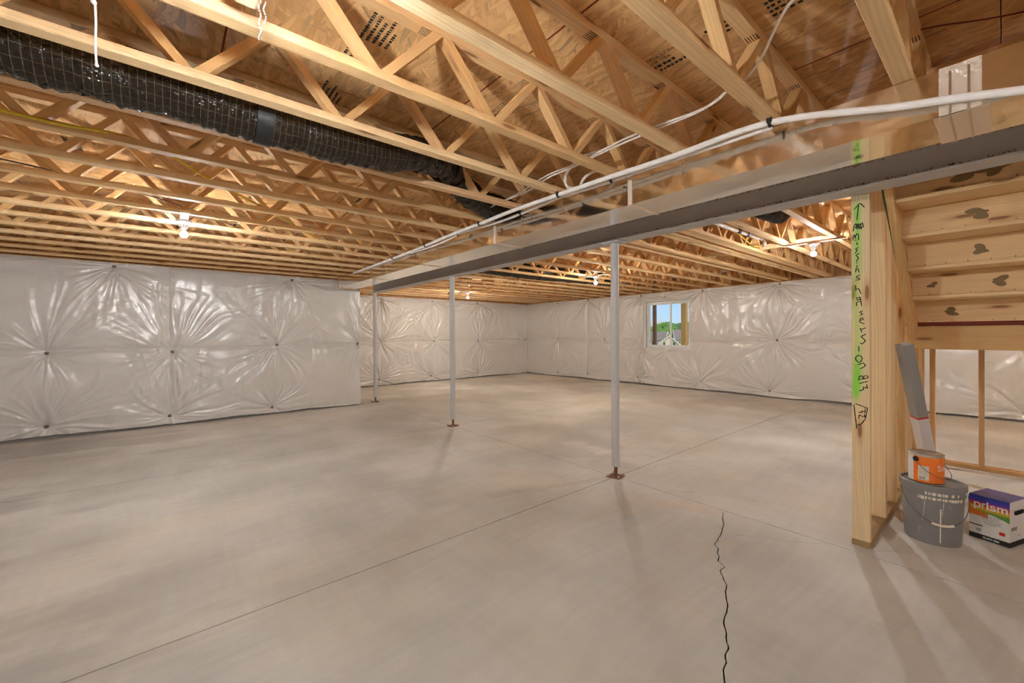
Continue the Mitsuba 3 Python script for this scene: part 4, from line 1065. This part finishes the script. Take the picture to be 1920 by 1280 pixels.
# grout box: front from L to C, depth away from the camera
Lp, Cp = np.array([4.004, 0.148, 0.0]), np.array([3.944, -0.021, 0.0])
ex = (Cp - Lp); W = np.linalg.norm(ex); ex /= W
ez = np.array([0, 0, 1.0]); ein = np.cross(ez, ex)
if ein @ (Lp - EYE) < 0:
    ein = -ein
BH, BD = 0.278, 0.215
gb = thing('grout_box', 'cardboard box printed with a rainbow band and the word prism, on the floor', 'box')


def gq(a, b_, c_):
    return Lp + ex * a + ein * b_ + ez * c_


def quad(p, uvs, out):
    v = np.array(p, float); f = [(0, 1, 2, 3)]
    n = np.cross(v[1] - v[0], v[2] - v[0])
    if n @ out < 0:
        f = [(3, 2, 1, 0)]
    return (v, np.array(f)), np.array(uvs, float)


body = trimesh.convex.convex_hull(np.array([gq(a, b_, c_) for a in (0.001, W - 0.001) for b_ in (0.001, BD) for c_ in (0.001, BH - 0.001)]))
put(gb + '__carton', body, 'm_cardwhite')
m, uv = quad([gq(0, -0.0003, 0), gq(W, -0.0003, 0), gq(W, -0.0003, BH), gq(0, -0.0003, BH)], [(0, 0), (1, 0), (1, 1), (0, 1)], -ein)
put(gb + '__front_print', m, 'm_prism', uv=uv)
m, uv = quad([gq(0, 0, BH), gq(W, 0, BH), gq(W, BD, BH), gq(0, BD, BH)], [(0, 0), (1, 0), (1, 1), (0, 1)], ez)
put(gb + '__top_print', m, 'm_cardprint', uv=uv)
put(gb + '__lettering', text('prism', 0.043, gq(0.018, -0.0006, 0.200), ex, ez, 0.0008, True), 'm_white')
put(gb + '__lettering', text('CUSTOM', 0.012, gq(0.062, -0.0006, 0.010), ex, ez, 0.0008, True), 'm_white')
put(gb + '__side_base', cat(extr(sbox(0, 0, BD, 0.032), 0.0008, frame(gq(W, 0, 0), ein, ez))), 'm_ink')
put(gb + '__handle_hole', cat(extr(LineString([(BD * 0.32, 0.205), (BD * 0.72, 0.205)]).buffer(0.013), 0.0012, frame(gq(W + 0.0002, 0, 0), ein, ez))), 'm_gap')
put(gb + '__logo', cat(extr(sbox(0.135, 0.062, 0.160, 0.082), 0.0008, frame(gq(0, -0.0012, 0), ex, ez))), 'm_redbright')
lines = []
for i in range(7):
    lines.append(extr(sbox(0.050 + 0.004 * i, 0.158 - 0.009 * i, 0.118 + rg.uniform(0, 0.03), 0.161 - 0.009 * i), 0.0006, frame(gq(0, -0.0010, 0), ex, ez)))
for i in range(10):
    lines.append(extr(sbox(0.034 + i * 0.0022, 0.050, 0.0352 + i * 0.0022, 0.068), 0.0006, frame(gq(0, -0.0010, 0), ex, ez)))
for i in range(9):
    lines.append(extr(sbox(0.02 + 0.012 * i, 0.10 if i < 6 else 0.06, 0.028 + 0.012 * i, 0.12 if i < 6 else 0.065), 0.0006, frame(gq(W + 0.0002, 0, 0), ein, ez)))
tag(put(gb + '__small_print', cat(*lines), 'm_cardgrey'), kind='stuff')
# long carton leaning on the stud wall
A0, A1 = np.array([4.56, 0.335, 0.0]), np.array([4.20, 0.478, 1.237])
ax = (A1 - A0) / np.linalg.norm(A1 - A0)
e1 = np.cross([0.0, 0.0, 1.0], ax); e1 = np.array([0.62, -0.78, 0]); e1 -= ax * (e1 @ ax); e1 /= np.linalg.norm(e1); e2 = np.cross(ax, e1)
Lc = np.linalg.norm(A1 - A0)
lc = thing('long_carton', 'tall narrow grey and white carton leaning against the studs behind the bucket', 'box')


def cbox(t0, t1, g=0.0, w1=0.034, w2=0.042):
    return trimesh.convex.convex_hull(np.array([A0 + ax * t + e1 * (s * (w1 + g)) + e2 * (q * (w2 + g)) for t in (t0, t1) for s in (-1, 1) for q in (-1, 1)]))


put(lc + '__lower_half', cbox(0.02, 0.715), 'm_cardwhite')
put(lc + '__red_band', cbox(0.715, 0.728, 0.0002), 'm_redbright')
put(lc + '__upper_half', cbox(0.728, Lc), 'm_cardgrey')
put(lc + '__slot', cat(trimesh.convex.convex_hull(np.array([A0 + ax * t + e1 * s - e2 * q for t in (0.80, 1.08) for s in (0.018, 0.036) for q in (-0.01, 0.03)]))), 'm_ink')
